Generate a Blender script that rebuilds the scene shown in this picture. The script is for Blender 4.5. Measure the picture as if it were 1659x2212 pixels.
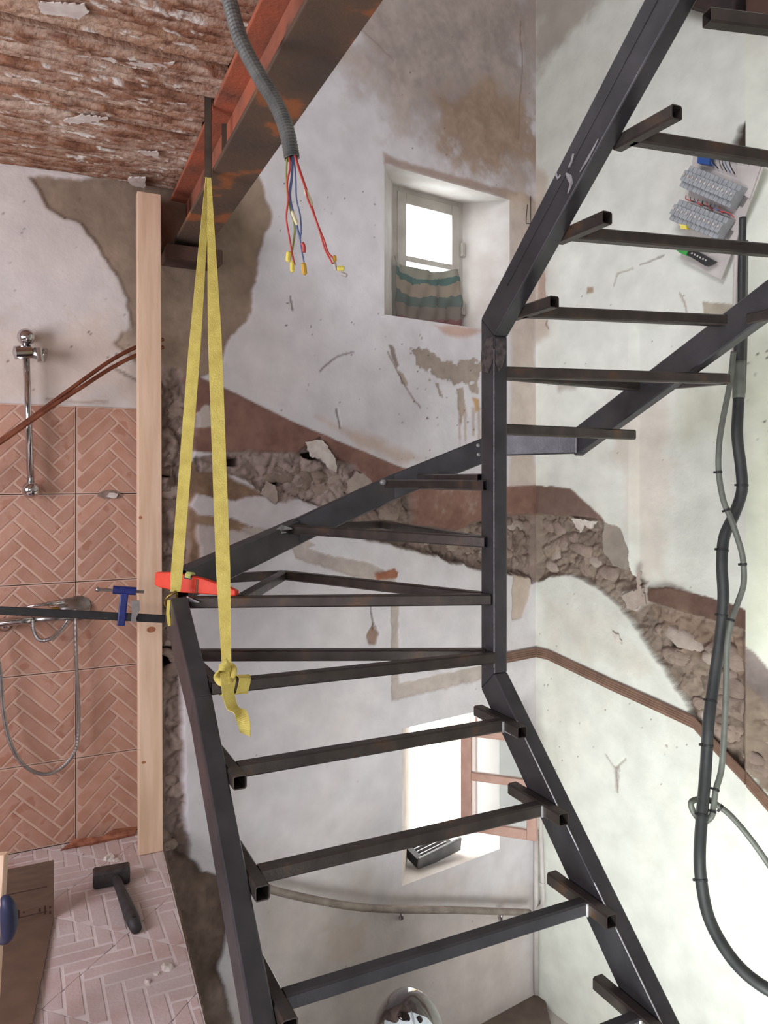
import bpy, math, random
import numpy as np
from mathutils import Vector, Matrix

for o in list(bpy.data.objects):
    bpy.data.objects.remove(o)
random.seed(7)
scene = bpy.context.scene
COL = scene.collection
R = math.radians

# ------------------------------------------------------------------ camera, world, lights, exposure
EZ = 1.345                       # eye height above the tiled floor
FPX = 1662.0
HOR = 1030.0                     # horizon row in the 1659x2212 frame
cam_d = bpy.data.cameras.new('camera')
cam = bpy.data.objects.new('camera', cam_d)
COL.objects.link(cam)
cam.location = (0, 0, EZ)
cam.rotation_euler = (R(90), 0, 0)
cam_d.sensor_fit = 'HORIZONTAL'
cam_d.sensor_width = 36.0
cam_d.lens = 36.0 * FPX / 1659.0
cam_d.shift_y = (HOR - 1106.0) / 1659.0
cam_d.clip_start = 0.05
scene.camera = cam
scene.cycles.max_bounces = 7
scene.cycles.diffuse_bounces = 4
scene.cycles.glossy_bounces = 2
scene.cycles.transmission_bounces = 3

w = bpy.data.worlds.new('world')
scene.world = w
w.use_nodes = True
bg = w.node_tree.nodes['Background']
bg.inputs[0].default_value = (0.97, 0.985, 1.0, 1)
bg.inputs[1].default_value = 8.0

def area(name, loc, target, sx, sy, power, col, spread=180):
    l = bpy.data.lights.new(name, 'AREA')
    l.shape = 'RECTANGLE'; l.size = sx; l.size_y = sy
    l.energy = power; l.color = col; l.spread = R(spread)
    o = bpy.data.objects.new(name, l)
    COL.objects.link(o)
    o.location = loc
    d = Vector(target) - Vector(loc)
    o.rotation_euler = d.to_track_quat('-Z', 'Y').to_euler()
    return o
# glazed doors of the lower floor, under the shower room and behind (garden side, greenish daylight)
area('daylight_from_lower_door', (0.25, 0.75, -1.0), (1.75, 2.95, 0.05), 1.3, 1.6, 41, (0.94, 0.985, 0.94), 95)
area('daylight_from_rear_door', (1.3, -0.85, -1.15), (1.2, 3.2, -0.6), 1.2, 1.8, 40, (0.95, 0.96, 1.0), 120)
# window of the shower room, out of frame on the left
area('daylight_from_shower_window', (-2.25, 0.55, 1.40), (-0.45, 2.5, 1.15), 1.1, 1.2, 50, (0.94, 0.915, 1.0))
# window of the room behind the camera
area('daylight_from_room_window', (-0.6, -1.1, 1.25), (0.3, 2.8, 1.5), 1.3, 1.2, 16, (0.95, 0.93, 1.0))
# added fill lamp high up, brightens the upper walls; no known window there
area('added_upper_fill', (-0.7, 0.2, 3.5), (1.5, 3.2, 2.5), 1.4, 1.0, 56, (0.96, 0.95, 1.0))

vs = scene.view_settings
vs.view_transform = 'Standard'
vs.look = 'None'
vs.gamma = 1.0
vs.use_curve_mapping = False
vs.exposure = 0.0

# ------------------------------------------------------------------ geometry of the place
CA, SA = math.cos(R(26)), math.sin(R(26))     # the flights run 26 degrees left of the view

def P(px, py, D):                # image direction -> point at distance D in front of the eye
    return Vector(((px - 829) / FPX * D, D, (HOR - py) / FPX * D + EZ))
def ST(u, v, z):                 # stair frame (u across the flight, v along it, z above the eye)
    return Vector((u * CA - v * SA, u * SA + v * CA, z + EZ))
def uv_of(p):
    return p[0] * CA + p[1] * SA, -p[0] * SA + p[1] * CA
def ray(px, py):
    return np.array(((px - 829) / FPX, 1.0, (HOR - py) / FPX))

class Plane:                     # a vertical wall: origin (x, y), direction (x, y); n points into the room
    def __init__(s, o, d):
        s.o = np.array(o, float); s.d = np.array(d, float); s.d /= np.linalg.norm(s.d)
        s.n = np.array((s.d[1], -s.d[0]))
        if s.n.dot(-s.o) < 0: s.n = -s.n
    def hit(s, px, py, off=0.0):     # -> (p, z above the eye) on the wall moved off metres into the room
        r = ray(px, py)
        t = (s.o.dot(s.n) + off) / (r[0] * s.n[0] + r[1] * s.n[1])
        q = np.array((r[0] * t, r[1] * t)) - s.o
        return q.dot(s.d), r[2] * t
    def pt(s, p, z, off=0.0):
        q = s.o + s.d * p + s.n * off
        return Vector((q[0], q[1], z + EZ))
    def px(s, px, py, off=0.0):
        p, z = s.hit(px, py, off)
        return s.pt(p, z, off)

_w0 = ST(.47, 3.05, 0)
BW = Plane((_w0.x, _w0.y), (math.sin(R(55)), math.cos(R(55))))       # back wall of the stairwell
CORNER_P = BW.hit(1157, 1400)[0]
_c = BW.pt(CORNER_P, 0)
RW = Plane((_c.x, _c.y), (BW.n[0], BW.n[1]))                          # right wall, towards the camera
RW_LEN = RW.hit(1610, 1000)[0]
_c2 = RW.pt(RW_LEN, 0)
_a = math.atan2(RW.d[1], RW.d[0]) + R(22)
RW2 = Plane((_c2.x, _c2.y), (math.cos(_a), math.sin(_a)))             # its continuation after the bend
_t0 = ST(-2.2, 3.05, 0)
TW = Plane((_t0.x, _t0.y), (CA, SA))                                  # tiled wall of the shower room
TW_LEN = 2.67

# ------------------------------------------------------------------ helpers: noise
def vnoise(x, y, seed=0):
    xi = np.floor(x).astype(np.int64); yi = np.floor(y).astype(np.int64)
    fx = x - xi; fy = y - yi
    fx = fx * fx * (3 - 2 * fx); fy = fy * fy * (3 - 2 * fy)
    def h(a, b):
        n = (a * 374761393 + b * 668265263 + seed * 1442695041) & 0x7fffffff
        n = ((n ^ (n >> 13)) * 1274126177) & 0x7fffffff
        return ((n ^ (n >> 16)) & 0xffff) / 65535.0
    a = h(xi, yi); b = h(xi + 1, yi); c = h(xi, yi + 1); d = h(xi + 1, yi + 1)
    return (a * (1 - fx) + b * fx) * (1 - fy) + (c * (1 - fx) + d * fx) * fy
def fbm(x, y, seed=0, oct=4):
    s = 0; a = .5; t = 0
    for i in range(oct):
        s = s + a * vnoise(x * 2 ** i, y * 2 ** i, seed + i * 17); t += a; a *= .55
    return s / t - .5
def worley(x, y, seed=0):
    xi = np.floor(x).astype(np.int64); yi = np.floor(y).astype(np.int64)
    f1 = np.full(x.shape, 9.0); f2 = np.full(x.shape, 9.0); idv = np.zeros(x.shape)
    for dx in (-1, 0, 1):
        for dy in (-1, 0, 1):
            a = xi + dx; b = yi + dy
            def h(k):
                n = (a * 374761393 + b * 668265263 + (seed + k) * 1442695041) & 0x7fffffff
                n = ((n ^ (n >> 13)) * 1274126177) & 0x7fffffff
                return ((n ^ (n >> 16)) & 0xffff) / 65535.0
            cx = a + h(1); cy = b + h(2)
            d = np.hypot(x - cx, y - cy)
            m = d < f1
            f2 = np.where(m, f1, np.minimum(f2, d)); idv = np.where(m, h(3), idv); f1 = np.where(m, d, f1)
    return f1, f2, idv
def sdist(poly, X, Y):            # signed distance to a polygon, positive inside
    poly = np.array(poly, float)
    d = np.full(X.shape, 1e9); ins = np.zeros(X.shape, bool)
    n = len(poly)
    for i in range(n):
        a = poly[i]; b = poly[(i + 1) % n]
        e = b - a
        t = np.clip(((X - a[0]) * e[0] + (Y - a[1]) * e[1]) / max(e.dot(e), 1e-12), 0, 1)
        d = np.minimum(d, np.hypot(X - a[0] - t * e[0], Y - a[1] - t * e[1]))
        c = ((a[1] > Y) != (b[1] > Y))
        if abs(e[1]) > 1e-12:
            c &= X < (e[0] * (Y - a[1]) / e[1] + a[0])
            ins ^= c
    return np.where(ins, d, -d)
def sstep(a, b, x):
    t = np.clip((x - a) / (b - a), 0, 1)
    return t * t * (3 - 2 * t)

# ------------------------------------------------------------------ helpers: materials
MATS = {}
def lin(c):
    return tuple((x / 12.92 if x <= .04045 else ((x + .055) / 1.055) ** 2.4) for x in (v / 255 for v in c))
def mat(name, c1, c2=None, scale=12, rough=.7, metal=0.0, bump=0.0, bscale=80, stretch=(1, 1, 1), c3=None, c3pos=.62,
        attr=None, spec=.5, coat=0, trans=0, detail=5, rvar=0.0, orand=0.0):
    m = bpy.data.materials.new(name); m.use_nodes = True
    nt = m.node_tree; N = nt.nodes; L = nt.links
    b = N['Principled BSDF']
    b.inputs['Roughness'].default_value = rough
    b.inputs['Metallic'].default_value = metal
    b.inputs['Specular IOR Level'].default_value = spec
    b.inputs['Coat Weight'].default_value = coat
    b.inputs['Transmission Weight'].default_value = trans
    tc = N.new('ShaderNodeNewGeometry'); mp = N.new('ShaderNodeMapping')
    mp.inputs['Scale'].default_value = stretch
    L.new(tc.outputs['Position'], mp.inputs['Vector'])
    c1 = lin(c1); c2 = lin(c2) if c2 else c1
    if attr:
        at = N.new('ShaderNodeAttribute'); at.attribute_name = attr
        nz = N.new('ShaderNodeTexNoise'); nz.inputs['Scale'].default_value = scale; nz.inputs['Detail'].default_value = 4
        L.new(mp.outputs[0], nz.inputs['Vector'])
        rp = N.new('ShaderNodeMapRange'); rp.inputs['From Min'].default_value = .3; rp.inputs['From Max'].default_value = .7
        rp.inputs['To Min'].default_value = .90; rp.inputs['To Max'].default_value = 1.06
        L.new(nz.outputs['Fac'], rp.inputs['Value'])
        mx = N.new('ShaderNodeMix'); mx.data_type = 'RGBA'; mx.blend_type = 'MULTIPLY'; mx.inputs[0].default_value = 1
        L.new(at.outputs['Color'], mx.inputs[6]); L.new(rp.outputs[0], mx.inputs[7])
        L.new(mx.outputs[2], b.inputs['Base Color'])
    elif c2 != c1 or c3:
        nz = N.new('ShaderNodeTexNoise'); nz.inputs['Scale'].default_value = scale; nz.inputs['Detail'].default_value = detail
        L.new(mp.outputs[0], nz.inputs['Vector'])
        cr = N.new('ShaderNodeValToRGB')
        cr.color_ramp.elements[0].position = .36; cr.color_ramp.elements[0].color = (*c1, 1)
        cr.color_ramp.elements[1].position = .64; cr.color_ramp.elements[1].color = (*c2, 1)
        if c3:
            cr.color_ramp.elements[1].position = min(c3pos - .04, .6)
            e = cr.color_ramp.elements.new(c3pos); e.color = (*lin(c3), 1)
        L.new(nz.outputs['Fac'], cr.inputs[0]); L.new(cr.outputs[0], b.inputs['Base Color'])
        if orand:                  # every piece a slightly different firing
            oi = N.new('ShaderNodeObjectInfo'); mr = N.new('ShaderNodeMapRange')
            mr.inputs['To Min'].default_value = 1 - orand; mr.inputs['To Max'].default_value = 1 + orand * .6
            L.new(oi.outputs['Random'], mr.inputs['Value'])
            mu = N.new('ShaderNodeMix'); mu.data_type = 'RGBA'; mu.blend_type = 'MULTIPLY'; mu.inputs[0].default_value = 1
            L.new(cr.outputs[0], mu.inputs[6]); L.new(mr.outputs[0], mu.inputs[7]); L.new(mu.outputs[2], b.inputs['Base Color'])
    else:
        b.inputs['Base Color'].default_value = (*c1, 1)
    if rvar:
        n3 = N.new('ShaderNodeTexNoise'); n3.inputs['Scale'].default_value = scale * 1.7; n3.inputs['Detail'].default_value = 2
        L.new(mp.outputs[0], n3.inputs['Vector'])
        r3 = N.new('ShaderNodeMapRange'); r3.inputs['From Min'].default_value = .3; r3.inputs['From Max'].default_value = .7
        r3.inputs['To Min'].default_value = max(rough - rvar, .02); r3.inputs['To Max'].default_value = min(rough + rvar, 1)
        L.new(n3.outputs['Fac'], r3.inputs['Value']); L.new(r3.outputs[0], b.inputs['Roughness'])
    if bump:
        n2 = N.new('ShaderNodeTexNoise'); n2.inputs['Scale'].default_value = bscale; n2.inputs['Detail'].default_value = 3
        L.new(mp.outputs[0], n2.inputs['Vector'])
        bp = N.new('ShaderNodeBump'); bp.inputs['Strength'].default_value = bump; bp.inputs['Distance'].default_value = .01
        L.new(n2.outputs['Fac'], bp.inputs['Height']); L.new(bp.outputs[0], b.inputs['Normal'])
    MATS[name] = m
    return m

M = MATS
mat('plaster', (220, 214, 214), attr='Col', scale=9, rough=.85, bump=.18, bscale=45, spec=.25)
mat('plank', (150, 110, 90), attr='Col', scale=30, rough=.92, bump=.75, bscale=55, spec=.2)
mat('reveal', (214, 210, 206), (196, 188, 182), scale=6, rough=.8, bump=.1, bscale=40, spec=.25)
mat('steel', (74, 73, 76), (86, 85, 89), scale=9, rough=.36, metal=.55, bump=.04, bscale=160, c3=(92, 89, 88), c3pos=.74, rvar=.03)
mat('steel_brown', (72, 66, 63), (86, 79, 75), scale=14, rough=.38, metal=.55, bump=.05, bscale=160, c3=(112, 88, 70), c3pos=.74, rvar=.03)
mat('steel_mark', (176, 176, 178), (140, 138, 140), scale=60, rough=.35, metal=.3)
mat('steel_ground', (118, 112, 112), (82, 78, 79), scale=50, rough=.35, metal=.6)
mat('beam_rust', (86, 72, 64), (106, 84, 68), scale=5, rough=.6, metal=.15, bump=.25, bscale=60, c3=(160, 98, 60), c3pos=.62, detail=9)
mat('hanger_steel', (84, 72, 60), (66, 56, 48), scale=20, rough=.6, metal=.3)
mat('beam_orange', (180, 104, 76), (148, 94, 74), scale=7, rough=.8, bump=.25, bscale=70, c3=(110, 78, 64), c3pos=.66, detail=9)
mat('old_board', (104, 72, 54), (148, 116, 94), scale=7, rough=.9, bump=.7, bscale=30, stretch=(1, 1, 1), c3=(196, 184, 172), c3pos=.72, detail=9)
mat('pine', (234, 204, 176), (220, 186, 156), scale=5, rough=.6, bump=.05, bscale=30, stretch=(8, 8, .7))
mat('knot', (160, 98, 68), (190, 130, 92), scale=60, rough=.6)
mat('tile_face', (208, 176, 156), (198, 164, 146), scale=20, rough=.5, bump=.1, bscale=120)
mat('tile_brick', (178, 132, 110), (188, 146, 126), scale=14, rough=.45, bump=.12, bscale=120, c3=(174, 124, 102), c3pos=.66, orand=.11, detail=8)
mat('grout', (98, 78, 70), (76, 60, 54), scale=30, rough=.9)
mat('floor_tile', (212, 200, 198), (220, 210, 208), scale=9, rough=.7, bump=.15, bscale=70)
mat('floor_brick', (206, 192, 190), (196, 172, 168), scale=4, rough=.7, bump=.15, bscale=90, c3=(184, 150, 140), c3pos=.64, orand=.08)
mat('screed', (150, 128, 116), (120, 100, 90), scale=12, rough=.9, bump=.5, bscale=40)
mat('yellow_web', (226, 210, 112), (210, 192, 98), scale=30, rough=.75, bump=.3, bscale=300)
mat('brass', (190, 160, 80), (120, 96, 50), scale=40, rough=.3, metal=.8)
mat('chrome', (200, 196, 196), rough=.12, metal=1.0)
mat('dull_chrome', (176, 172, 170), (150, 146, 144), scale=20, rough=.28, metal=.9)
mat('copper', (150, 92, 68), (120, 70, 52), scale=20, rough=.4, metal=.55)
mat('black_steel', (26, 25, 26), (38, 36, 36), scale=40, rough=.45, metal=.2)
mat('blue_paint', (34, 48, 120), (26, 38, 98), scale=30, rough=.35)
mat('navy_plastic', (44, 52, 86), (36, 42, 72), scale=20, rough=.5)
mat('orange_plastic', (236, 72, 40), (222, 60, 34), scale=30, rough=.4)
mat('vial', (196, 204, 120), rough=.15)
mat('conduit', (120, 122, 118), (98, 100, 98), scale=30, rough=.5)
mat('red_wire', (206, 84, 76), rough=.45)
mat('blue_wire', (104, 122, 164), rough=.45)
mat('green_wire', (150, 158, 80), rough=.45)
mat('cream_sleeve', (232, 224, 188), rough=.5)
mat('yellow_cap', (238, 222, 106), rough=.4)
mat('amber_cap', (214, 170, 66), rough=.4)
mat('clear_plastic', (224, 222, 216), rough=.2, trans=.5)
mat('cable_black', (44, 46, 48), (54, 56, 56), scale=20, rough=.5)
mat('cable_grey', (110, 114, 106), (96, 98, 92), scale=20, rough=.5)
mat('tie', (34, 34, 36), rough=.5)
mat('frame_white', (196, 192, 184), (180, 174, 166), scale=10, rough=.5, bump=.05)
mat('frame_pink', (184, 148, 134), (170, 132, 118), scale=14, rough=.55, bump=.1)
mat('trim_wood', (142, 114, 98), (122, 96, 82), scale=10, rough=.55, bump=.1, bscale=60)
mat('board_white', (206, 200, 196), (190, 184, 180), scale=12, rough=.5)
mat('module_grey', (168, 172, 176), (152, 156, 160), scale=30, rough=.45)
mat('module_dark', (96, 98, 104), rough=.5)
mat('green_block', (60, 160, 70), rough=.45)
mat('blue_block', (40, 80, 150), rough=.45)
mat('dark_block', (42, 42, 44), rough=.5)
mat('fan_grey', (104, 106, 108), (122, 122, 122), scale=20, rough=.45, metal=.3)
mat('handrail', (150, 138, 128), (122, 110, 102), scale=14, rough=.45)
mat('white_pipe', (206, 200, 196), (188, 180, 176), scale=10, rough=.45)
mat('hammer_steel', (60, 58, 60), (84, 80, 80), scale=30, rough=.45, metal=.5)
mat('hammer_rubber', (44, 43, 45), (58, 56, 56), scale=30, rough=.6)
mat('cardboard', (112, 88, 72), (100, 78, 64), scale=14, rough=.85, stretch=(1, 1, 6))
mat('print_brown', (66, 40, 34), rough=.8)
mat('bare_stone', (140, 122, 112), (158, 140, 128), scale=14, rough=.92, bump=.9, bscale=26, c3=(120, 102, 92), c3pos=.68, detail=9, orand=.12)
mat('pale_stone', (166, 150, 140), (180, 166, 156), scale=16, rough=.9, bump=.4, bscale=40)
mat('plaster_chip', (222, 214, 206), (200, 188, 180), scale=30, rough=.85)
mat('bark_wood', (170, 112, 84), (128, 76, 56), scale=20, rough=.75, stretch=(2, 2, 2), bump=.2)
mat('landing', (126, 112, 102), (108, 94, 86), scale=8, rough=.85, bump=.2)
mat('dark_floor', (50, 48, 50), (60, 56, 56), scale=8, rough=.85)
mat('roof_dark', (62, 48, 44), (44, 36, 36), scale=9, rough=.85, bump=.3)
mat('outer_render', (226, 214, 180), (200, 184, 150), scale=40, rough=.9, bump=.6, bscale=120)
mat('jacket', (150, 142, 152), (132, 124, 134), scale=20, rough=.9)
mat('trousers', (60, 64, 78), (50, 54, 66), scale=20, rough=.9)
mat('skin', (196, 150, 128), rough=.6)
mat('helmet_shell', (62, 56, 56), (92, 80, 74), scale=9, rough=.15, coat=1, c3=(128, 112, 98), c3pos=.7)
mat('paint_white', (216, 224, 230), (188, 198, 208), scale=20, rough=.2, coat=1)
mat('visor', (20, 16, 20), rough=.08, coat=1)
mat('dark_wood', (84, 58, 48), (66, 46, 40), scale=9, rough=.8, bump=.2)
def pane_mat(name, dust):
    m = bpy.data.materials.new(name); m.use_nodes = True
    N = m.node_tree.nodes; L = m.node_tree.links; N.remove(N['Principled BSDF'])
    t = N.new('ShaderNodeBsdfTransparent'); t.inputs[0].default_value = (.95, .97, .97, 1)
    gl = N.new('ShaderNodeBsdfGlossy'); gl.inputs['Roughness'].default_value = .05
    mx = N.new('ShaderNodeMixShader'); mx.inputs[0].default_value = .04
    L.new(t.outputs[0], mx.inputs[1]); L.new(gl.outputs[0], mx.inputs[2])
    df = N.new('ShaderNodeBsdfDiffuse'); df.inputs[0].default_value = (.62, .63, .61, 1)
    m2 = N.new('ShaderNodeMixShader'); m2.inputs[0].default_value = dust
    L.new(mx.outputs[0], m2.inputs[1]); L.new(df.outputs[0], m2.inputs[2])
    L.new(m2.outputs[0], N['Material Output'].inputs[0]); M[name] = m
pane_mat('glass', .02); pane_mat('dusty_glass', .45)

# striped cloth of the upper window: woven bands across, red hem
def stripe_mat():
    m = bpy.data.materials.new('striped_cloth'); m.use_nodes = True
    nt = m.node_tree; N = nt.nodes; L = nt.links
    b = N['Principled BSDF']; b.inputs['Roughness'].default_value = .85
    tc = N.new('ShaderNodeTexCoord'); sp = N.new('ShaderNodeSeparateXYZ')
    L.new(tc.outputs['UV'], sp.inputs[0])
    nz = N.new('ShaderNodeTexNoise'); nz.inputs['Scale'].default_value = 9
    L.new(tc.outputs['UV'], nz.inputs['Vector'])
    ma = N.new('ShaderNodeMath'); ma.operation = 'MULTIPLY_ADD'; ma.inputs[1].default_value = .16
    L.new(nz.outputs['Fac'], ma.inputs[0]); L.new(sp.outputs['Y'], ma.inputs[2])
    cr = N.new('ShaderNodeValToRGB'); cr.color_ramp.interpolation = 'CONSTANT'
    cols = [(0, (112, 96, 92)), (.06, (132, 92, 94)), (.16, (128, 118, 110)), (.38, (98, 108, 103)), (.57, (150, 138, 124)), (.80, (88, 112, 107)),
            (.92, (146, 144, 132))]
    el = cr.color_ramp.elements
    el[0].position = 0; el[0].color = (*lin(cols[0][1]), 1)
    el[1].position = cols[1][0]; el[1].color = (*lin(cols[1][1]), 1)
    for p, c in cols[2:]:
        e = el.new(p); e.color = (*lin(c), 1)
    L.new(ma.outputs[0], cr.inputs[0]); L.new(cr.outputs[0], b.inputs['Base Color'])
    b.inputs['Transmission Weight'].default_value = .0
    M['striped_cloth'] = m
stripe_mat()

# ------------------------------------------------------------------ helpers: objects
WL = {}
def empty(name, loc, label, cat, group=None):
    o = bpy.data.objects.new(name, None); COL.objects.link(o)
    o.empty_display_size = .05
    o.location = loc; WL[o] = Vector(loc)
    o['label'] = label; o['category'] = cat
    if group: o['group'] = group
    return o
def tag(o, label=None, cat=None, group=None, kind=None):
    if label: o['label'] = label
    if cat: o['category'] = cat
    if group: o['group'] = group
    if kind: o['kind'] = kind
    return o
def place(o, wl, parent):
    WL[o] = Vector(wl)
    if parent is not None:
        o.parent = parent; o.location = Vector(wl) - WL[parent]
    else:
        o.location = wl
class MB:
    def __init__(s): s.v = []; s.f = []
    def add(s, vs, fs):
        n = len(s.v); s.v += [Vector(q) for q in vs]; s.f += [tuple(i + n for i in f) for f in fs]
        return s
    def box(s, c, ax, ay, az, sx, sy, sz):
        c = Vector(c); ax = Vector(ax).normalized(); ay = Vector(ay).normalized(); az = Vector(az).normalized()
        vs = [c + ax * sx * i / 2 + ay * sy * j / 2 + az * sz * k / 2 for k in (-1, 1) for j in (-1, 1) for i in (-1, 1)]
        return s.add(vs, [(0, 2, 3, 1), (4, 5, 7, 6), (0, 1, 5, 4), (2, 6, 7, 3), (0, 4, 6, 2), (1, 3, 7, 5)])
    def prism(s, poly, off):         # closed polygon (3D points) pushed by off
        n = len(poly); off = Vector(off)
        a = [Vector(q) for q in poly]
        vs = a + [q + off for q in a]
        fs = [tuple(range(n))[::-1], tuple(range(n, 2 * n))] + [(i, (i + 1) % n, n + (i + 1) % n, n + i) for i in range(n)]
        return s.add(vs, fs)
    def rhs(s, p0, p1, up, wd, ht, t=.003, ch=.0045):    # hollow rectangular section with open ends
        p0 = Vector(p0); p1 = Vector(p1); d = (p1 - p0).normalized()
        x = d.cross(Vector(up)).normalized(); y = x.cross(d).normalized()
        def ring(p, a, b, c):
            q = [(-a, -b + c), (-a + c, -b), (a - c, -b), (a, -b + c), (a, b - c), (a - c, b), (-a + c, b), (-a, b - c)]
            return [p + x * i + y * j for i, j in q]
        a, b = wd / 2, ht / 2
        r = ring(p0, a, b, ch) + ring(p1, a, b, ch) + ring(p0, a - t, b - t, ch * .6) + ring(p1, a - t, b - t, ch * .6)
        fs = []
        for i in range(8):
            j = (i + 1) % 8
            fs += [(i, j, 8 + j, 8 + i), (16 + j, 16 + i, 24 + i, 24 + j), (j, i, 16 + i, 16 + j), (8 + i, 8 + j, 24 + j, 24 + i)]
        return s.add(r, fs)
    def tube(s, pts, r, n=10, caps=True, flat=None):     # sweep a circle (or ellipse, or flat band) along points
        pts = [Vector(q) for q in pts]; m = len(pts)
        rs = r if isinstance(r, (list, tuple)) else [r] * m
        T = []
        for i in range(m):
            a = pts[max(i - 1, 0)]; b = pts[min(i + 1, m - 1)]; T.append((b - a).normalized())
        ref = Vector((0, 0, 1)) if abs(T[0].z) < .9 else Vector((1, 0, 0))
        x = T[0].cross(ref).normalized()
        vs = []
        for i in range(m):
            x = (x - T[i] * x.dot(T[i])).normalized(); y = T[i].cross(x)
            for k in range(n):
                a = 2 * math.pi * k / n
                vs.append(pts[i] + x * math.cos(a) * rs[i] + y * math.sin(a) * rs[i])
        fs = [(i * n + k, i * n + (k + 1) % n, (i + 1) * n + (k + 1) % n, (i + 1) * n + k) for i in range(m - 1) for k in range(n)]
        if caps: fs += [tuple(range(n))[::-1], tuple(range((m - 1) * n, m * n))]
        return s.add(vs, fs)
    def band(s, pts, dirs, wd, th):   # flat webbing: dirs gives the width direction at each point
        pts = [Vector(q) for q in pts]; m = len(pts); vs = []
        wds = wd if isinstance(wd, (list, tuple)) else [wd] * m
        for i in range(m):
            t = (pts[min(i + 1, m - 1)] - pts[max(i - 1, 0)]).normalized()
            x = Vector(dirs[i] if isinstance(dirs, list) else dirs); x = (x - t * x.dot(t)).normalized(); y = t.cross(x)
            for a, b in ((-1, -1), (1, -1), (1, 1), (-1, 1)):
                vs.append(pts[i] + x * a * wds[i] / 2 + y * b * th / 2)
        fs = [(i * 4 + k, i * 4 + (k + 1) % 4, (i + 1) * 4 + (k + 1) % 4, (i + 1) * 4 + k) for i in range(m - 1) for k in range(4)]
        fs += [(3, 2, 1, 0), tuple((m - 1) * 4 + k for k in range(4))]
        return s.add(vs, fs)
    def lathe(s, base, axis, prof, n=20):    # prof: (distance along axis, radius)
        base = Vector(base); axis = Vector(axis).normalized()
        return s.tube([base + axis * h for h, _ in prof], [max(r, 1e-4) for _, r in prof], n)
    def ball(s, c, r, n=16, m=10, sc=(1, 1, 1)):
        c = Vector(c); vs = []
        for j in range(m + 1):
            t = math.pi * j / m
            for k in range(n):
                a = 2 * math.pi * k / n
                vs.append(c + Vector((math.sin(t) * math.cos(a) * r * sc[0], math.sin(t) * math.sin(a) * r * sc[1], math.cos(t) * r * sc[2])))
        fs = [(j * n + k, (j + 1) * n + k, (j + 1) * n + (k + 1) % n, j * n + (k + 1) % n) for j in range(m) for k in range(n)]
        return s.add(vs, fs)
    def build(s, name, material, parent=None, smooth=False, bevel=0):
        xs = np.array([tuple(q) for q in s.v])
        c = Vector(((xs[:, 0].min() + xs[:, 0].max()) / 2, (xs[:, 1].min() + xs[:, 1].max()) / 2, xs[:, 2].min()))
        me = bpy.data.meshes.new(name)
        me.from_pydata([q - c for q in s.v], [], s.f)
        import bmesh
        bm = bmesh.new(); bm.from_mesh(me)
        if len(bm.faces) < 60000: bmesh.ops.recalc_face_normals(bm, faces=bm.faces)
        bm.to_mesh(me); bm.free()
        me.materials.append(M[material] if isinstance(material, str) else material)
        if smooth:
            for q in me.polygons: q.use_smooth = True
        o = bpy.data.objects.new(name, me); COL.objects.link(o)
        place(o, c, parent)
        if bevel:
            b = o.modifiers.new('bevel', 'BEVEL'); b.width = bevel; b.segments = 2; b.limit_method = 'ANGLE'
        return o
def curve_pts(pts, n=8):           # Catmull-Rom through points
    pts = [Vector(q) for q in pts]; out = []
    for i in range(len(pts) - 1):
        p0 = pts[max(i - 1, 0)]; p1 = pts[i]; p2 = pts[i + 1]; p3 = pts[min(i + 2, len(pts) - 1)]
        for k in range(n):
            t = k / n
            out.append(.5 * (2 * p1 + (p2 - p0) * t + (2 * p0 - 5 * p1 + 4 * p2 - p3) * t * t + (3 * p1 - p0 - 3 * p2 + p3) * t ** 3))
    out.append(pts[-1]); return out
UP = Vector((0, 0, 1))

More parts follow.
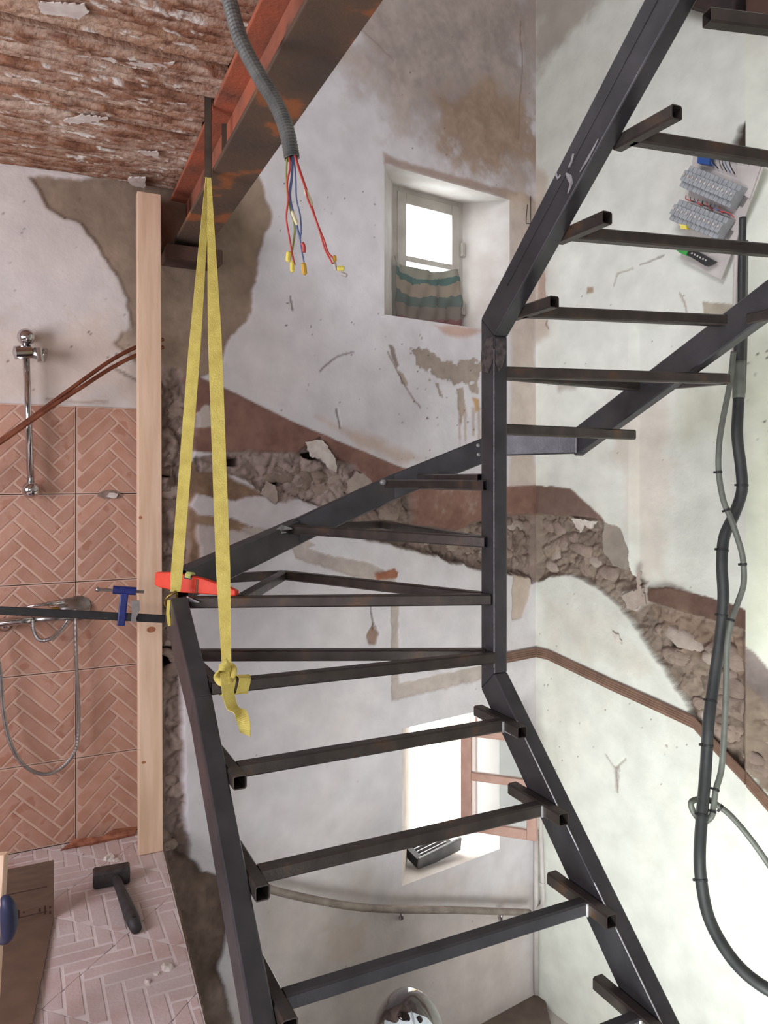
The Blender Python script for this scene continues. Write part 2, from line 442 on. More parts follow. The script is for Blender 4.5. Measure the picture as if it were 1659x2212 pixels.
# ------------------------------------------------------------------ walls: fine relief built on a grid
WHITE = np.array(lin((220, 214, 217)))
def colv(c): return np.array(lin(c))
def lines(a, b, step, fixed=()):
    fixed = sorted([a, b] + [f for f in fixed if a < f < b]); out = []
    for i in range(len(fixed) - 1):
        n = max(1, int(round((fixed[i + 1] - fixed[i]) / step)))
        out += list(np.linspace(fixed[i], fixed[i + 1], n + 1)[:-1])
    return np.array(out + [fixed[-1]])
def build_wall(name, pl, ps, zs, fn, holes=(), parent=None):
    Pg, Zg = np.meshgrid(ps, zs)
    disp, col = fn(Pg, Zg)
    X = pl.o[0] + pl.d[0] * Pg + pl.n[0] * disp
    Y = pl.o[1] + pl.d[1] * Pg + pl.n[1] * disp
    co = np.stack([X, Y, Zg + EZ], -1).reshape(-1, 3)
    nz, npp = Pg.shape
    idx = np.arange(nz * npp).reshape(nz, npp)
    q = np.stack([idx[:-1, :-1], idx[:-1, 1:], idx[1:, 1:], idx[1:, :-1]], -1)
    cp = (ps[:-1] + ps[1:]) / 2; cz = (zs[:-1] + zs[1:]) / 2
    keep = np.ones((nz - 1, npp - 1), bool)
    for (p0, p1, z0, z1) in holes:
        keep &= ~((cp[None, :] > p0) & (cp[None, :] < p1) & (cz[:, None] > z0) & (cz[:, None] < z1))
    q = q[keep].reshape(-1, 4)
    c = pl.pt((ps[0] + ps[-1]) / 2, zs[0])
    co -= np.array(c)
    me = bpy.data.meshes.new(name)
    me.vertices.add(len(co)); me.vertices.foreach_set('co', co.astype(np.float32).ravel())
    me.loops.add(q.size); me.loops.foreach_set('vertex_index', q.astype(np.int32).ravel())
    me.polygons.add(len(q)); me.polygons.foreach_set('loop_start', np.arange(0, q.size, 4, dtype=np.int32))
    me.update(calc_edges=True)
    me.polygons.foreach_set('use_smooth', np.ones(len(q), bool))
    at = me.color_attributes.new('Col', 'FLOAT_COLOR', 'POINT')
    cc = np.ones((len(co), 4), np.float32); cc[:, :3] = np.clip(col.reshape(-1, 3), 0, 1)
    at.data.foreach_set('color', cc.ravel())
    me.materials.append(M['plaster'])
    o = bpy.data.objects.new(name, me); COL.objects.link(o)
    place(o, c, parent)
    return o

class Paint:                       # layers of plaster, mortar, old paint and open rubble on one wall
    def __init__(s, pl, Pg, Zg, seed, base=(218, 214, 217)):
        s.pl = pl; s.P = Pg; s.Z = Zg; s.seed = seed
        s.n1 = fbm(Pg * 9, Zg * 9, seed, 5); s.n2 = fbm(Pg * 40, Zg * 40, seed + 50, 4); s.n3 = fbm(Pg * 2.2, Zg * 2.2, seed + 90, 4)
        s.n4 = fbm(Pg * 140, Zg * 140, seed + 70, 2)
        s.disp = .006 * s.n3 + .0035 * s.n1 + .0008 * s.n2
        s.col = colv(base)[None, None, :] * (1 + .10 * s.n3 + .05 * s.n1)[..., None]
        warm = np.clip(s.n3 * 2.4 + s.n1 * .8, 0, 1)[..., None] * .22
        s.col = s.col * (1 - warm) + colv((204, 188, 172)) * warm
    def poly(s, px): return [s.pl.hit(a, b) for a, b in px]
    def mask(s, px, edge=.004, rag=.03, fine=.012):
        po = s.poly(px)
        a = np.array(po); pad = .25
        lo = a.min(0) - pad; hi = a.max(0) + pad
        m = np.zeros(s.P.shape)
        iz = np.where((s.Z[:, 0] > lo[1]) & (s.Z[:, 0] < hi[1]))[0]; ip = np.where((s.P[0] > lo[0]) & (s.P[0] < hi[0]))[0]
        if len(iz) == 0 or len(ip) == 0: return m
        sl = (slice(iz[0], iz[-1] + 1), slice(ip[0], ip[-1] + 1))
        d = sdist(po, s.P[sl], s.Z[sl]) + s.n1[sl] * rag + s.n2[sl] * fine
        m[sl] = sstep(-edge, edge, d)
        return m
    def lay(s, m, c1, c2=None, disp=None, mix=1.0, rough=0.0):
        m = m * mix
        k = np.clip(.5 + 1.6 * s.n1 + .9 * s.n2, 0, 1)[..., None]
        c = colv(c1) * (1 - k) + colv(c2 or c1) * k
        s.col = s.col * (1 - m[..., None]) + c * m[..., None]
        if disp is not None:
            s.disp = s.disp * (1 - m) + m * (disp + rough * (s.n1 * 1.2 + s.n2 * .6))
    def rubble(s, m, depth=.035, cell=11, c1=(112, 94, 86), c2=(160, 144, 134)):
        wx = s.P + .055 * s.n1; wz = s.Z + .055 * fbm(s.P * 9, s.Z * 9, s.seed + 33, 3)
        f1, f2, idv = worley(wx * cell, wz * cell * 1.3, s.seed)
        g1, g2, idw = worley((wx + .01 * s.n2) * cell * 2.6, (wz + .01 * s.n2) * cell * 2.9, s.seed + 5)
        lump = fbm(s.P * 22, s.Z * 22, s.seed + 44, 4)
        h = np.clip((f2 - f1) * 3.2, 0, 1) ** .5 * .016 + (idv - .5) * .022 + np.clip((g2 - g1) * 4, 0, 1) ** .6 * .007 + lump * .034 + s.n2 * .014 + s.n4 * .005
        h = np.where(idv > .88, h - .025, h)
        k = np.clip(.40 * idv + .18 * idw + .25 + s.n1 * .9 + s.n2 * .6, 0, 1)[..., None]
        c = colv(c1) * (1 - k) + colv(c2) * k
        s.col = s.col * (1 - m[..., None]) + c * m[..., None]
        s.disp = s.disp * (1 - m) + m * (-depth + h)
    def specks(s, n, c, rmin, rmax, region=None, seed=1, box=None):
        rg = random.Random(seed)
        for _ in range(n):
            if region: q = s.pl.hit(rg.uniform(region[0], region[2]), rg.uniform(region[1], region[3]))
            r = rg.uniform(rmin, rmax); e = rg.uniform(.35, 1); an = rg.uniform(0, 3.1)
            iz = np.searchsorted(s.Z[:, 0], [q[1] - 2.5 * r, q[1] + 2.5 * r]); ip = np.searchsorted(s.P[0], [q[0] - 2.5 * r, q[0] + 2.5 * r])
            sl = (slice(iz[0], iz[1]), slice(ip[0], ip[1]))
            if s.P[sl].size == 0: continue
            dx = s.P[sl] - q[0]; dz = s.Z[sl] - q[1]
            x = dx * math.cos(an) + dz * math.sin(an); y = (-dx * math.sin(an) + dz * math.cos(an)) / e
            m = sstep(r * 1.2, r * .6, np.hypot(x, y) + s.n2[sl] * r)[..., None] * rg.uniform(.5, 1)
            s.col[sl] = s.col[sl] * (1 - m) + colv(c) * m
            s.disp[sl] -= .002 * m[..., 0]
    def crack(s, px, wd=.003, c=(96, 76, 66), depth=.006):
        po = s.poly(px); m = np.zeros(s.P.shape); wd = max(wd, .0042)
        for i in range(len(po) - 1):
            a = np.array(po[i]); b = np.array(po[i + 1]); lo = np.minimum(a, b) - .06; hi = np.maximum(a, b) + .06
            iz = np.where((s.Z[:, 0] > lo[1]) & (s.Z[:, 0] < hi[1]))[0]; ip = np.where((s.P[0] > lo[0]) & (s.P[0] < hi[0]))[0]
            if len(iz) == 0 or len(ip) == 0: continue
            sl = (slice(iz[0], iz[-1] + 1), slice(ip[0], ip[-1] + 1))
            X = s.P[sl] + s.n1[sl] * .03; Y = s.Z[sl] + s.n2[sl] * .01; e = b - a
            t = np.clip(((X - a[0]) * e[0] + (Y - a[1]) * e[1]) / e.dot(e), 0, 1)
            d = np.hypot(X - a[0] - t * e[0], Y - a[1] - t * e[1])
            m[sl] = np.maximum(m[sl], sstep(wd * 1.5, wd * .5, d))
        s.col = s.col * (1 - m[..., None] * .6) + colv(c) * m[..., None] * .6
        s.disp = s.disp - depth * m

# ---- back wall
UWIN = (1.118, 1.923, .757, 1.458)          # upper window opening: p0, p1, z0, z1
LWIN = (1.221, 1.850, -1.940, -1.195)       # lower window opening
ZB, ZT = -3.5, 2.9
def paint_back(Pg, Zg):
    s = Paint(BW, Pg, Zg, 3)
    # damp, brown stained plaster above the upper window
    st = s.mask([(700, -60), (860, -60), (1160, -60), (1160, 430), (1080, 400), (1000, 345), (930, 330), (860, 260), (780, 190)], edge=.16, rag=.5, fine=.1)
    s.lay(st, (132, 112, 98), (176, 156, 142), mix=.72)
    st = s.mask([(930, 190), (1060, 180), (1157, 260), (1157, 330), (1060, 370), (960, 320)], edge=.06, rag=.3, fine=.1)
    s.lay(st, (142, 112, 86), (168, 142, 118), mix=.7)
    s.disp += .006 * st * s.n1
    st = s.mask([(828, 330), (860, 345), (1000, 385), (1150, 425), (1157, 440), (1100, 430), (828, 354)], edge=.012, rag=.02)
    s.lay(st, (150, 124, 108), (172, 148, 132), mix=.8)
    st = s.mask([(1098, 420), (1157, 430), (1157, 1050), (1100, 1052), (1104, 720)], edge=.02, rag=.05)
    s.lay(st, (186, 164, 144), (206, 188, 170), mix=.7)
    st = s.mask([(930, 700), (1010, 708), (1040, 715), (1000, 728), (960, 722)], edge=.015, rag=.03)
    s.lay(st, (184, 130, 92), mix=.6)
    st = s.mask([(1020, 860), (1035, 862), (1036, 884), (1028, 890)], edge=.008, rag=.02)
    s.lay(st, (186, 140, 62), mix=.8)
    # rust coloured wash beside the brown band
    st = s.mask([(680, 900), (760, 930), (900, 990), (860, 1000), (760, 950)], edge=.03, rag=.08)
    s.lay(st, (190, 160, 136), mix=.6)
    # bare brown render round the beam end
    m = s.mask([(300, 360), (560, 385), (588, 470), (575, 505), (556, 560), (558, 610), (530, 690), (496, 735), (478, 790), (430, 815), (300, 860)], edge=.006, rag=.05)
    s.lay(m, (136, 118, 102), (160, 140, 122), disp=-.010, rough=.006)
    # old brown painted skirting that followed the removed staircase
    band = s.mask([(340, 820), (425, 812), (500, 845), (620, 905), (760, 965), (850, 1003), (1000, 1056), (1200, 1046), (1200, 1120), (1060, 1125),
                   (1000, 1150), (880, 1150), (790, 1090), (700, 1000), (640, 980), (440, 978), (340, 960)], edge=.004, rag=.006, fine=.004)
    s.lay(band, (124, 92, 82), (150, 116, 104), disp=.003, rough=.001)
    pk = s.mask([(870, 1050), (1045, 1055), (1045, 1140), (880, 1140)], edge=.01, rag=.25, fine=.14)
    pk = np.clip(pk * 4 * np.clip(s.n1 + s.n2 * .5 - .16, 0, 1), 0, 1)
    s.lay(pk, (170, 150, 138), mix=.9)
    m = s.mask([(440, 872), (452, 874), (454, 920), (428, 922), (422, 895)], edge=.004, rag=.02); s.lay(m, (196, 186, 178), disp=.006)
    # open rubble
    ta = s.mask([(345, 1000), (440, 985), (520, 1035), (600, 1085), (585, 1110), (520, 1150), (560, 1175), (480, 1170), (440, 1260), (345, 1300)], edge=.008, rag=.06)
    s.lay(ta, (130, 106, 88), (164, 136, 112), disp=-.014, rough=.01)
    wp = s.mask([(425, 1068), (460, 1072), (500, 1078), (560, 1070), (640, 1085), (700, 1100), (680, 1140), (560, 1140), (500, 1120), (430, 1108), (415, 1090)], edge=.004, rag=.03)
    s.lay(wp, (222, 216, 218), (214, 208, 208), disp=.004)
    wp = s.mask([(430, 1140), (520, 1150), (600, 1170), (520, 1230), (430, 1240)], edge=.006, rag=.05)
    s.lay(wp, (210, 200, 198), (200, 188, 184), disp=.002)
    m = s.mask([(410, 985), (520, 978), (640, 976), (690, 948), (720, 985), (770, 1010), (806, 1040), (785, 1080), (740, 1110), (690, 1095), (640, 1078),
                (596, 1090), (566, 1062), (530, 1040), (500, 1030), (430, 1022)], edge=.006, rag=.04)
    s.rubble(m, .04, 9, (146, 128, 122), (184, 166, 158))
    m = s.mask([(745, 1110), (800, 1085), (850, 1062), (890, 1070), (900, 1135), (1000, 1140), (1060, 1116), (1200, 1110), (1200, 1262), (1157, 1256), (1115, 1246),
                (1050, 1232), (960, 1212), (880, 1180), (800, 1166), (745, 1140)], edge=.006, rag=.05)
    s.rubble(m, .05, 8, (100, 86, 80), (148, 130, 120))
    m = s.mask([(340, 790), (385, 796), (412, 840), (424, 900), (420, 985), (400, 1060), (412, 1180), (404, 1260), (396, 1400), (394, 1600), (402, 1750), (408, 1860),
                (440, 1890), (340, 1930)], edge=.006, rag=.04)
    s.rubble(m, .05, 8, (112, 96, 88), (158, 140, 130))
    m = s.mask([(352, 1010), (372, 1008), (372, 1030), (352, 1030)], edge=.004, rag=.01); s.lay(m, (40, 32, 30), disp=-.12)
    m = s.mask([(354, 1402), (382, 1400), (384, 1442), (356, 1446)], edge=.004, rag=.02); s.lay(m, (50, 40, 38), disp=-.12)
    m = s.mask([(590, 1035), (615, 1030), (612, 1048), (600, 1052)], edge=.004, rag=.02); s.lay(m, (56, 44, 40), disp=-.10)
    m = s.mask([(492, 988), (520, 990), (518, 1008), (490, 1006)], edge=.004, rag=.01); s.lay(m, (60, 46, 42), disp=-.09)
    m = s.mask([(655, 980), (690, 976), (700, 995), (670, 990)], edge=.004, rag=.01); s.lay(m, (56, 44, 40), disp=-.09)
    # dark mortar below the floor edge
    m = s.mask([(330, 1865), (400, 1850), (428, 1862), (440, 1884), (470, 1892), (484, 1925), (494, 2000), (484, 2050), (476, 2090), (486, 2160), (506, 2230), (540, 2400), (330, 2400)], edge=.006, rag=.04)
    s.lay(m, (92, 76, 68), (120, 102, 92), disp=-.012, rough=.016)
    # peeling paint under the window
    m = s.mask([(880, 752), (905, 746), (925, 750), (950, 776), (985, 790), (1005, 782), (1042, 786), (1042, 818), (1000, 826), (985, 838), (960, 822), (935, 812), (905, 785)], edge=.003, rag=.12, fine=.05)
    s.lay(m, (150, 138, 128), (176, 162, 150), disp=-.004, rough=.001)
    m = s.mask([(840, 745), (850, 748), (862, 790), (856, 796)], edge=.003, rag=.02); s.lay(m, (150, 138, 130), disp=-.003)
    for q in ([(984, 838), (1000, 836), (1004, 880), (996, 912), (988, 880)], [(1012, 830), (1030, 826), (1034, 850), (1018, 852)], [(936, 820), (948, 826), (958, 860), (948, 856)], [(862, 800), (872, 806), (880, 832), (868, 826)]):
        m = s.mask(q, edge=.003, rag=.03, fine=.03); s.lay(m, (160, 146, 134), (180, 166, 154), disp=-.003)
    for x in (992, 1004, 1022, 1034):
        st = s.mask([(x - 3, 880), (x + 3, 880), (x + 2, 940 + (x % 7) * 8), (x - 2, 940)], edge=.006, rag=.01); s.lay(st, (168, 140, 116), mix=.55)
    # scars of the removed mouldings
    for q in ([(844, 1300), (862, 1300), (862, 1402), (845, 1402)], [(844, 1420), (862, 1420), (862, 1478), (1046, 1436), (1046, 1466), (846, 1514)],
              [(636, 1186), (668, 1184), (720, 1200), (800, 1216), (852, 1240), (856, 1258), (826, 1266), (760, 1244), (690, 1222), (640, 1206)],
              [(520, 1140), (570, 1142), (640, 1160), (690, 1178), (640, 1188), (560, 1165)]):
        m = s.mask(q, edge=.003, rag=.018, fine=.012)
        s.lay(m, (176, 164, 158), (202, 190, 182), disp=-.005, rough=.002)
    m = s.mask([(806, 1238), (850, 1228), (862, 1236), (856, 1250), (814, 1254)], edge=.003, rag=.02); s.lay(m, (150, 96, 74), (176, 122, 98), disp=.004, rough=.006)
    m = s.mask([(792, 1372), (806, 1345), (818, 1370), (812, 1392), (796, 1394)], edge=.006, rag=.02); s.lay(m, (150, 122, 108), (170, 146, 132), disp=-.006)
    s.crack([(801, 1300), (803, 1330), (806, 1360)], .004); s.crack([(806, 1345), (818, 1372)], .003)
    m = s.mask([(1107, 1238), (1148, 1252), (1142, 1290), (1126, 1332), (1107, 1338)], edge=.003, rag=.03); s.lay(m, (188, 170, 156), (204, 188, 176), disp=-.006)
    # scuff low on the wall, and a browner tone below the handrail
    st = s.mask([(720, 2000), (790, 1985), (780, 2050), (730, 2070)], edge=.04, rag=.2, fine=.1); s.lay(st, (180, 152, 132), mix=.45)
    st = s.mask([(540, 1880), (1160, 1940), (1160, 2300), (540, 2400)], edge=.2, rag=.3); s.lay(st, (186, 170, 158), (196, 180, 170), mix=.6)
    s.crack([(840, 760), (858, 800), (880, 840), (906, 880)], .002, (150, 130, 118)); s.crack([(690, 800), (730, 770), (765, 760)], .0018, (120, 104, 96))
    s.crack([(725, 885), (728, 900), (735, 925)], .0018); s.crack([(628, 640), (632, 668)], .0016)
    s.crack([(1125, 45), (1128, 160), (1120, 300)], .002, (140, 116, 100), .003); s.crack([(760, 45), (810, 90), (850, 130)], .002, (150, 130, 116), .003)
    s.specks(70, (90, 76, 70), .0015, .005, (590, 380, 840, 900), 4)
    s.specks(30, (100, 84, 76), .0015, .004, (860, 20, 1150, 420), 5)
    s.specks(30, (104, 86, 78), .0015, .004, (520, 1250, 1150, 2150), 6)
    s.specks(40, (96, 74, 62), .002, .007, (850, 720, 1040, 1000), 8)
    # the wall closes into the corner in a smooth line
    e = sstep(.03, .0, CORNER_P - Pg) ; s.disp = s.disp * (1 - e)
    for (p0, p1, z0, z1) in (UWIN, LWIN):     # keep the arrises of the window openings straight
        dx = np.maximum(np.maximum(p0 - Pg, Pg - p1), 0); dz = np.maximum(np.maximum(z0 - Zg, Zg - z1), 0)
        e = sstep(.03, 0, np.hypot(dx, dz)); s.disp = s.disp * (1 - e)
    return s.disp, s.col
wall_back = build_wall('wall_back', BW, lines(0, CORNER_P, .0062, (UWIN[0], UWIN[1], LWIN[0], LWIN[1])),
                       lines(ZB, ZT, .0064, (UWIN[2], UWIN[3], LWIN[2], LWIN[3])), paint_back, (UWIN, LWIN))
tag(wall_back, 'white painted stairwell wall with brown damp stains and a torn rubble band', kind='structure')

# ---- right wall
def paint_right(Pg, Zg):
    s = Paint(RW, Pg, Zg, 21, (222, 224, 216))
    p360 = RW.hit(1360, 900)[0]; p430 = RW.hit(1432, 900)[0]
    zt = RW.hit(1400, 700)[1]; zb = RW.hit(1420, 1275)[1]
    # the wall steps back a little between two pilaster-like bulges
    bulge = sstep(p360 - .01, p360 + .03, Pg) * sstep(zb - .05, zb + .05, Zg) * sstep(zt + .03, zt - .03, Zg)
    s.disp -= .035 * bulge * sstep(p430 + .25, p430, Pg)
    st = s.mask([(1157, -60), (1330, -60), (1240, 60), (1190, 120), (1157, 160)], edge=.06, rag=.2); s.lay(st, (150, 132, 118), mix=.6)
    st = s.mask([(1150, 340), (1185, 380), (1172, 640), (1185, 720), (1150, 740)], edge=.03, rag=.08); s.lay(st, (190, 166, 146), mix=.6)
    m = s.mask([(1580, 306), (1600, 274), (1616, 258), (1626, 276), (1640, 260), (1660, 270), (1650, 330), (1590, 330)], edge=.008, rag=.04, fine=.03); s.lay(m, (66, 54, 46), (84, 70, 60), disp=-.03, rough=.01)
    st = s.mask([(1200, 820), (1245, 812), (1240, 838), (1205, 842)], edge=.02, rag=.08); s.lay(st, (150, 136, 124), mix=.6)
    st = s.mask([(1330, 870), (1420, 850), (1440, 1000), (1430, 1260), (1360, 1240)], edge=.06, rag=.2); s.lay(st, (206, 188, 176), mix=.5)
    st = s.mask([(1460, 850), (1610, 760), (1610, 960), (1470, 940)], edge=.1, rag=.2); s.lay(st, (200, 202, 176), mix=.5)
    band = s.mask([(1140, 1050), (1158, 1048), (1232, 1055), (1262, 1082), (1300, 1118), (1316, 1140), (1285, 1128), (1215, 1120), (1140, 1114)], edge=.004, rag=.006)
    s.lay(band, (112, 90, 80), (130, 108, 98), disp=.003, rough=.001)
    m = s.mask([(1140, 1112), (1215, 1116), (1292, 1124), (1340, 1160), (1356, 1200), (1362, 1240), (1400, 1275), (1480, 1300), (1560, 1320), (1640, 1380), (1700, 1480), (1700, 1760),
                (1620, 1695), (1560, 1630), (1500, 1562), (1462, 1496), (1420, 1432), (1382, 1376), (1336, 1310), (1284, 1262), (1232, 1240), (1186, 1244), (1140, 1262)], edge=.006, rag=.04)
    s.rubble(m, .045, 8, (110, 96, 86), (158, 142, 128))
    hole = s.mask([(1438, 1382), (1462, 1380), (1464, 1398), (1440, 1400)], edge=.004, rag=.02); s.lay(hole, (44, 36, 32), disp=-.1)
    m = s.mask([(1300, 1128), (1338, 1140), (1356, 1190), (1350, 1236), (1318, 1225), (1296, 1190)], edge=.004, rag=.02); s.lay(m, (150, 140, 130), (164, 152, 142), disp=-.010, rough=.003)
    m = s.mask([(1340, 1284), (1392, 1262), (1402, 1300), (1372, 1324), (1350, 1316)], edge=.004, rag=.03); s.lay(m, (186, 176, 170), (168, 156, 148), disp=-.004, rough=.006)
    m = s.mask([(1396, 1270), (1440, 1268), (1500, 1282), (1580, 1304), (1640, 1330), (1640, 1372), (1500, 1330), (1396, 1300)], edge=.004, rag=.01); s.lay(m, (96, 74, 64), (116, 92, 82), disp=-.006, rough=.002)
    m = s.mask([(1380, 1310), (1520, 1340), (1640, 1400), (1640, 1500), (1500, 1420)], edge=.03, rag=.1); s.lay(m, (116, 94, 80), (138, 114, 96), mix=.55)
    m = s.mask([(1518, 652), (1590, 658), (1592, 682), (1520, 680)], edge=.004, rag=.01); s.lay(m, (184, 176, 160), (164, 154, 138), disp=.002)
    m = s.mask([(1164, 560), (1176, 600), (1178, 650), (1160, 660)], edge=.003, rag=.03); s.lay(m, (186, 164, 150), disp=-.004)
    m = s.mask([(1185, 678), (1180, 700), (1186, 716), (1176, 700)], edge=.003, rag=.01); s.lay(m, (160, 134, 120), disp=-.004)
    m = s.mask([(1325, 1655), (1338, 1655), (1334, 1712), (1326, 1712)], edge=.003, rag=.01); s.lay(m, (196, 192, 186), disp=-.004)
    s.crack([(1306, 1630), (1328, 1660), (1330, 1712)], .0015, (140, 128, 118)); s.crack([(1350, 1640), (1330, 1660)], .0015, (150, 138, 128))
    s.crack([(1466, 634), (1474, 652), (1480, 676)], .0025, (130, 98, 76)); s.crack([(1380, 572), (1434, 552)], .003, (110, 96, 84)); s.crack([(1325, 618), (1334, 590), (1364, 580)], .004, (150, 140, 126))
    st = s.mask([(1268, 620), (1282, 618), (1282, 632), (1266, 634)], edge=.005, rag=.01); s.lay(st, (150, 120, 92), mix=.8)
    s.specks(50, (110, 96, 86), .0015, .004, (1165, 480, 1600, 1050), 12)
    s.specks(60, (110, 90, 76), .002, .006, (1165, 1260, 1500, 1700), 13)
    st = s.mask([(1175, 1290), (1330, 1310), (1400, 1440), (1300, 1420), (1190, 1400)], edge=.08, rag=.3); s.lay(st, (206, 196, 184), mix=.4)
    e = np.maximum(sstep(.03, .0, Pg), sstep(.03, .0, RW_LEN - Pg)); s.disp = s.disp * (1 - e)
    return s.disp, s.col
wall_right = build_wall('wall_right', RW, lines(0, RW_LEN, .0062), lines(ZB, ZT, .0064), paint_right)
tag(wall_right, 'white stairwell wall on the right with a rubble band falling to the right', kind='structure')
def paint_right2(Pg, Zg):
    s = Paint(RW2, Pg, Zg, 41, (224, 228, 216))
    st = s.mask([(1600, 760), (1760, 700), (1760, 1400), (1600, 1400)], edge=.1, rag=.2); s.lay(st, (208, 212, 188), mix=.6)
    m = s.mask([(1590, 1385), (1612, 1400), (1659, 1446), (1760, 1540), (1900, 1700), (1900, 2000), (1720, 1790), (1659, 1716), (1600, 1655), (1590, 1500)], edge=.006, rag=.03)
    s.rubble(m, .02, 8, (126, 110, 100), (160, 144, 126))
    m = s.mask([(1590, 1385), (1612, 1400), (1659, 1446), (1760, 1540), (1760, 1620), (1659, 1530), (1612, 1480), (1590, 1460)], edge=.01, rag=.03); s.lay(m, (120, 108, 104), (150, 138, 134), disp=-.01, rough=.004)
    s.specks(40, (70, 62, 58), .002, .006, (1612, 700, 1700, 1200), 15)
    e = sstep(.03, .0, Pg); s.disp = s.disp * (1 - e)
    return s.disp, s.col
wall_right2 = build_wall('wall_right_return', RW2, lines(0, 1.5, .009), lines(ZB, ZT, .009), paint_right2)
tag(wall_right2, 'return of the right wall past the bend, at the picture edge', kind='structure')

# ---- tiled wall: plaster above, mortar bed behind the tiles below
TILE = .325
ZFL = -EZ
def paint_left(Pg, Zg):
    s = Paint(TW, Pg, Zg, 61, (218, 212, 208))
    m = s.mask([(60, 380), (420, 380), (600, 500), (600, 760), (290, 770), (284, 700), (276, 640), (258, 600), (236, 570), (204, 520), (170, 482), (130, 470), (100, 440), (84, 408)], edge=.005, rag=.04)
    s.lay(m, (142, 124, 108), (164, 146, 128), disp=-.010, rough=.005)
    m = s.mask([(250, 740), (300, 690), (400, 690), (400, 880), (340, 880), (330, 820)], edge=.006, rag=.08); s.lay(m, (150, 132, 118), (186, 170, 158), disp=-.012, rough=.008)
    st = s.mask([(-40, 700), (300, 730), (300, 880), (-40, 880)], edge=.08, rag=.3); s.lay(st, (206, 184, 162), mix=.5)
    s.crack([(240, 790), (270, 806), (300, 824)], .002); s.crack([(100, 860), (150, 866), (230, 868)], .003, (170, 146, 124))
    s.specks(40, (110, 90, 78), .002, .006, (0, 420, 280, 860), 21)
    low = Zg < .262
    s.disp = np.where(low, -.012, s.disp)
    s.col = np.where(low[..., None], colv((96, 76, 68)), s.col)
    return s.disp, s.col
wall_left = build_wall('wall_left', TW, lines(0, TW_LEN, .0075), lines(ZFL - .3, 1.25, .0075, (.262,)), paint_left)
tag(wall_left, 'shower room wall, herringbone terracotta tiles below, bare render and old white paint above', kind='structure')

# herringbone pieces of one tile, in tile coordinates (0..TILE)
def clip(poly, a, b, c):           # keep a*x + b*y <= c
    out = []
    for i in range(len(poly)):
        p, q = poly[i], poly[(i + 1) % len(poly)]
        dp = a * p[0] + b * p[1] - c; dq = a * q[0] + b * q[1] - c
        if dp <= 0: out.append(p)
        if dp * dq < 0:
            t = dp / (dp - dq); out.append((p[0] + (q[0] - p[0]) * t, p[1] + (q[1] - p[1]) * t))
    return out
def parea(p): return abs(sum(p[i][0] * p[(i + 1) % len(p)][1] - p[(i + 1) % len(p)][0] * p[i][1] for i in range(len(p)))) / 2
def herring(x0, x1, y0, y1, W, gap, off=(0, 0)):
    K = 4; out = []; c = math.sqrt(.5)
    n = int((x1 - x0) / W * 1.6) + 6
    for i in range(-n, n):
        for j in range(-n, n):
            m = (i - j) % (2 * K)
            if m == 0: r = (i, j, i + K, j + 1)
            elif m == 2 * K - 1: r = (i, j, i + 1, j + K)
            else: continue
            q = [(r[0] * W + gap, r[1] * W + gap), (r[2] * W - gap, r[1] * W + gap), (r[2] * W - gap, r[3] * W - gap), (r[0] * W + gap, r[3] * W - gap)]
            q = [((a - b) * c + off[0], (a + b) * c + off[1]) for a, b in q]
            q = clip(q, -1, 0, -(x0)); q = clip(q, 1, 0, x1) if q else q
            q = clip(q, 0, -1, -(y0)) if q else q; q = clip(q, 0, 1, y1) if q else q
            if len(q) > 2 and parea(q) > 7e-5: out.append(q)
    return out
def relief(poly, h, b):            # low raised piece with sloped edges, local mesh about its centre
    cx = sum(p[0] for p in poly) / len(poly); cy = sum(p[1] for p in poly) / len(poly)
    n = len(poly); vs = []; fs = []
    for p in poly: vs.append((p[0] - cx, p[1] - cy, 0))
    for p in poly:
        d = math.hypot(p[0] - cx, p[1] - cy); k = max(0, 1 - b / max(d, 1e-6)); vs.append(((p[0] - cx) * k, (p[1] - cy) * k, h))
    fs = [tuple(range(n, 2 * n))] + [(i, (i + 1) % n, n + (i + 1) % n, n + i) for i in range(n)]
    return (cx, cy), vs, fs
brick_cache = {}
def lay_tile(parent, origin, ex, ey, ez, w0, w1, h0, h1, key, mbody, mbrick, bricks=True, W=.0455, gap=.0042, h=.0026):
    """one tile with its moulded pieces; origin = tile corner, ex/ey along it, ez out of it"""
    j = .0016
    t = MB().box(Vector(origin) + ex * (w0 + w1) / 2 + ey * (h0 + h1) / 2 - ez * .005, ex, ey, ez, w1 - w0 - 2 * j, h1 - h0 - 2 * j, .010).build('tile', mbody, parent)
    if not bricks: return t
    if key not in brick_cache:
        L = []
        for q in herring(w0 + .006, w1 - .006, h0 + .006, h1 - .006, W, gap, (.02, .01)):
            c, vs, fs = relief(q, h, .0018)
            me = bpy.data.meshes.new('brick'); me.from_pydata(vs, [], fs); me.materials.append(M[mbrick]); L.append((c, me))
        brick_cache[key] = L
    rot = Matrix((ex, ey, ez)).transposed().to_4x4()
    for c, me in brick_cache[key]:
        b = bpy.data.objects.new('brick', me); COL.objects.link(b)
        wl = Vector(origin) + ex * c[0] + ey * c[1]
        b.parent = t; b.matrix_local = Matrix.Translation(wl - WL[t]) @ rot
    return t
exw = Vector((TW.d[0], TW.d[1], 0)); ezw = Vector((TW.n[0], TW.n[1], 0))
U0 = -2.2
cols = [(-.753, 0, TILE), (-.428, 0, TILE), (-.103, 0, TILE), (.222, 0, .262)]
for ci, (uu, a, b) in enumerate(cols):
    for ri in range(5):
        z1 = .262 - ri * TILE
        h0 = 0 if ri < 4 else TILE - (z1 - ZFL)
        if h0 > TILE - .01: continue
        seen = ci >= 1
        lay_tile(wall_left, TW.pt(uu - U0, z1 - TILE, .002), exw, UP, ezw, a, b, h0, TILE, (ci == 3, round(h0, 3)), 'tile_face', 'tile_brick', bricks=seen)
